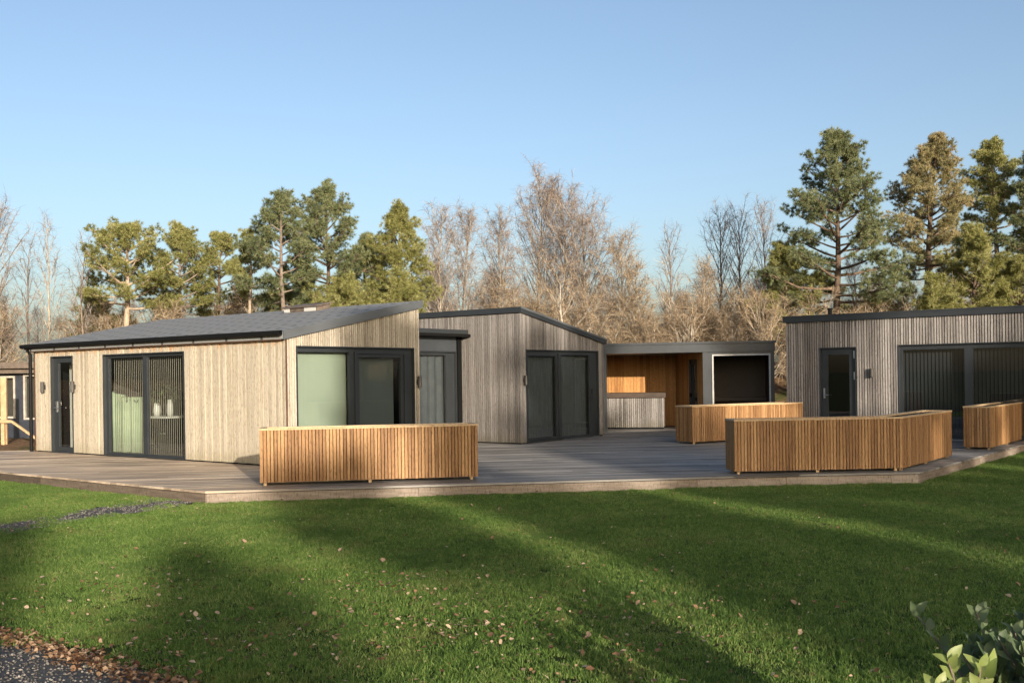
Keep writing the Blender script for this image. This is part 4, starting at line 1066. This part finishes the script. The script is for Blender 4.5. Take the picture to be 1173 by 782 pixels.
def litter():
    r=np.random.default_rng(15)
    # leaves strewn over the lawn, thicker near the viewer
    n=2600; Y=4.6+11.5*r.random(n)**1.7; X=(r.random(n)*2-1)*(Y*.52)
    cl=np.array([(-1.3,6.9,.9),(-.35,7.1,.6),(.6,6.3,1.2),(-3.3,8.7,.7),(.9,7.6,1.0),(-1.0,8.4,.8),(-2.2,6.6,.8)])
    k=cl[r.integers(len(cl),size=1000)]; X=np.concatenate([X[:1300],k[:,0]+r.normal(size=1000)*k[:,2]*.6]); Y=np.concatenate([Y[:1300],k[:,1]+r.normal(size=1000)*k[:,2]*.6])
    P=np.stack([X,Y],1); ok=~inside(P,offset_poly(DECK,.05)); P=P[ok]
    C=np.column_stack([P,LAWN+r.uniform(.024,.045,len(P))]); V,F=leaf_mesh(C,r.choice([.018,.027,.037,.05],len(P),p=[.36,.34,.21,.09])*r.uniform(.8,1.2,len(P)),r)
    tag(np_mesh('fallen_leaves',V,[F],M['leaf']),'pale fallen leaves scattered over the lawn','leaves',kind='stuff')
    # drift along the gravel edge
    e=GRAVEL_NEAR[:6]; seg=r.integers(5,size=1500); u=r.random((1500,1)); B=e[seg]*(1-u)+e[seg+1]*u
    B=B+r.normal(size=(1500,2))*[.075,.075]+[-.05,-.07]
    C=np.column_stack([B,LAWN+r.uniform(.01,.035,1500)]); V,F=leaf_mesh(C,r.uniform(.018,.05,1500),r,.5)
    tag(np_mesh('leaf_litter',V,[F],M['leaf_brown']),'brown leaf drift along the edge of the gravel drive','leaves',kind='stuff')
    # loose stones
    n=9000; P=np.stack([r.uniform(-4.6,-1.2,n),r.uniform(5.0,7.9,n)],1); P=P[inside(P,GRAVEL_NEAR)]
    Q=np.stack([r.uniform(-7.5,-4.4,9000),r.uniform(11.2,15.2,9000)],1); Q=Q[inside(Q,GRAVEL_MID)]; P=np.concatenate([P,Q]); n=len(P)
    ico=np.array([(1,0,0),(-1,0,0),(0,1,0),(0,-1,0),(0,0,1),(0,0,-1)],float); fc=np.array([(0,2,4),(2,1,4),(1,3,4),(3,0,4),(2,0,5),(1,2,5),(3,1,5),(0,3,5)])
    sc=r.uniform(.005,.013,(n,1,1))*r.uniform(.7,1.3,(n,1,3))*[1,1,.7]; jit=1+r.normal(size=(n,6,1))*.2
    a=r.uniform(0,6.28,n); ca,sa=np.cos(a),np.sin(a); Rm=np.zeros((n,3,3)); Rm[:,0,0]=ca;Rm[:,0,1]=-sa;Rm[:,1,0]=sa;Rm[:,1,1]=ca;Rm[:,2,2]=1
    V=np.einsum('nij,nkj->nki',Rm,ico[None]*sc*jit)+np.column_stack([P,np.full(n,LAWN+.008)])[:,None]
    tag(np_mesh('gravel',V.reshape(-1,3),[(np.arange(n)[:,None,None]*6+fc[None]).reshape(-1,3)],M['stone'],smooth=False),'dark grey loose gravel stones on the drive','gravel',kind='stuff')
litter()

# ------------------------------------------------------------------ shrub in the near right corner
def leaf_blade(p,d,up,ln,wd,curl=.15,fold=.25):
    d=np.array(d,float);d/=np.linalg.norm(d);s=np.cross(d,up);s/=np.linalg.norm(s);n=np.cross(s,d); V=[];k=7
    for i in range(k):
        u=i/(k-1);w=wd*math.sin(math.pi*min(1,.04+.96*u)**.8)**.85 if 0<i<k-1 else .0015
        c=np.array(p)+d*ln*u-n*curl*ln*u*u
        V+=[c+s*w+n*fold*w,c,c-s*w+n*fold*w]
    F=[]
    for i in range(k-1):
        b=3*i;F+=[(b,b+1,b+4,b+3),(b+1,b+2,b+5,b+4)]
    return V,F
def shrub(loc,label,stems,seed,leafm,gname='leafy_shrub'):
    r=np.random.default_rng(seed); root=empty(gname,loc,label,'shrub')
    paths=[];V=[];F=[];T=[]
    for (tip,nl,ln) in stems:
        tip=np.array(tip,float); b=np.array(loc)+[r.uniform(-.08,.08),r.uniform(-.08,.08),0]
        k=np.linspace(0,1,6)[:,None]; pts=b*(1-k)+tip*k+np.array([0,0,1])*.08*np.sin(k*math.pi); paths.append((pts,np.linspace(.008,.0035,6)))
        for i in range(nl):
            u=1-.5*(i/nl)**1.2; p=np.array([np.interp(u,k[:,0],pts[:,m]) for m in range(3)]); a=i*2.4+r.uniform(-.4,.4)
            rise=r.uniform(.5,1.5)*(1.4-.9*i/nl); v,f=leaf_blade(p,(math.cos(a),math.sin(a)*.7,rise),(r.normal()*.45,-.75+r.normal()*.3,.6+r.normal()*.3),ln*r.uniform(.7,1.1),ln*r.uniform(.23,.30),r.uniform(.05,.35))
            o=len(V);V+=v;F+=[tuple(o+q for q in g) for g in f];T+=[float(np.clip(r.normal(.5,.22),0,1))]*len(v)
    a,b=tubes(paths,6);np_mesh('stem',a,[b],M['bark_brown'],root,smooth=True)
    np_mesh('leaves',V,[np.array(F)],M[leafm],root,smooth=True,tone=T)
shrub((1.56,3.55,LAWN),'leafy shrub with large pale yellow-green leaves in the near right corner',
      [((1.49,3.55,.57),12,.072),((1.58,3.5,.56),12,.07),((1.43,3.5,.49),10,.08),((1.65,3.6,.52),10,.08),((1.53,3.4,.47),10,.085),((1.60,3.35,.45),9,.10),((1.47,3.4,.43),9,.10)],51,'shrub_young')
r=np.random.default_rng(52)
st=[((1.70+.55*q+r.normal()*.05,3.75+r.normal()*.22,.43+.30*q+r.uniform(-.28,.10)),int(r.integers(9,14)),r.uniform(.05,.08)) for q in r.random(130)]
shrub((2.0,3.8,LAWN),'dark bushy shrub with small dull green leaves behind the pale-leaved shrub',st,53,'shrub_leaf')

# ------------------------------------------------------------------ trees behind the viewpoint that shade the lawn and deck
r=np.random.default_rng(88)
screen=[bare_geo(r.uniform(5.6,6.4),.58,360+i,nl=40,sub=9,tw=12,r0=.07,base=.04,up=.8,twl=.4) for i in range(5)]
low=[(q+r.uniform(-.2,.2),-42,(11.0+r.uniform(-.9,.6))/6.0) for q in (3,5,7,8.6,10,11.4,12.6,13.6,24.6)]
tall=[(q+r.uniform(-.3,.3)-.3735*d,-42+d,r.uniform(16.5,19.0)/6.0) for q,d in ((25.6,2),(26.8,-3),(28.4,1),(36.2,-1),(37.4,2),(38.8,-3),(40.5,0),(42.5,2))]
mass('leafless_wood','bare leafless wood along the near end of the lawn behind the viewpoint',low+tall,screen,'twig_grey','bark_brown',8)
for k,(q,y,h,rm,cb,sh,dn) in enumerate([(14.3,-41,11.0,.7,.1,'col',.9),(16.35,-43,10.9,.75,.1,'col',.85),(18.75,-40,11.6,.9,.88,'col',1.4),(20.75,-42,12.5,.7,.3,'col',.9),
        (21.8,-41,11.6,.8,.1,'col',.75),(22.6,-44,12.2,.6,.1,'col',.7),(24.4,-40,12.6,.8,.1,'col',1.1),(21.1,-44,16.3,.8,.74,'col',1.3),(20.45,-41,15.9,.6,.80,'col',1.3),
        (25.6,-46,17.5,1.7,.72,'dome',.9),(27.6,-43,19.0,2.0,.70,'dome',.9),(30.2,-45,14.2,1.4,.5,'dome',.9),(32.1,-40,18.5,.85,.3,'col',1.1),(34.5,-43,15.6,1.0,.3,'col',1.1),(35.8,-45,18.0,1.5,.4,'dome',1.0),(28.9,-40,12.8,.9,.2,'col',1.0)]):
    pine(q-.3735*(y+42),y,h,rm,cb,400+k,'pine standing among the leafless wood behind the viewpoint',nl=max(16,int(60*(1-cb)*h/11)),dens=dn,shape=sh,tuft=(.24,.055,12),group='pines behind the viewpoint')

# ------------------------------------------------------------------ light, sky, camera
w=bpy.data.worlds.new('World'); SC.world=w; w.use_nodes=True
t=w.node_tree; bg=t.nodes['Background']; sky=t.nodes.new('ShaderNodeTexSky'); sky.sky_type='NISHITA'; sky.sun_disc=False
sky.sun_elevation=SUN_EL; sky.sun_rotation=math.atan2(SUN[0],SUN[1]); sky.altitude=50; sky.air_density=.8; sky.dust_density=3.2; sky.ozone_density=1.15
t.links.new(sky.outputs[0],bg.inputs[0]); bg.inputs[1].default_value=.125
sl=bpy.data.lights.new('sun','SUN'); sl.energy=4.0; sl.angle=R(.5); sl.color=(1,.885,.745)
so=bpy.data.objects.new('sun',sl); COL.objects.link(so)
from mathutils import Vector, Matrix
so.rotation_euler=Vector(SUN).to_track_quat('Z','Y').to_euler(); so.location=(10,-30,20)

cam=bpy.data.cameras.new('camera'); cam.sensor_width=36; cam.lens=36*1178/1173; cam.shift_y=39/1173; cam.clip_end=3000; cam.clip_start=.05
co=bpy.data.objects.new('camera',cam); COL.objects.link(co)
co.matrix_world=Matrix.Translation((0,0,1.57))@Matrix.Rotation(R(90),4,'X')@Matrix.Rotation(-.0142,4,'Z')
SC.camera=co
vs=SC.view_settings; vs.view_transform='Standard'; vs.look='None'; vs.exposure=.97; vs.gamma=1; vs.use_curve_mapping=False
SC.cycles.max_bounces=8; SC.cycles.transparent_max_bounces=12; SC.cycles.caustics_reflective=False; SC.cycles.caustics_refractive=False; SC.cycles.sample_clamp_indirect=6
SC.cycles.use_denoising=True
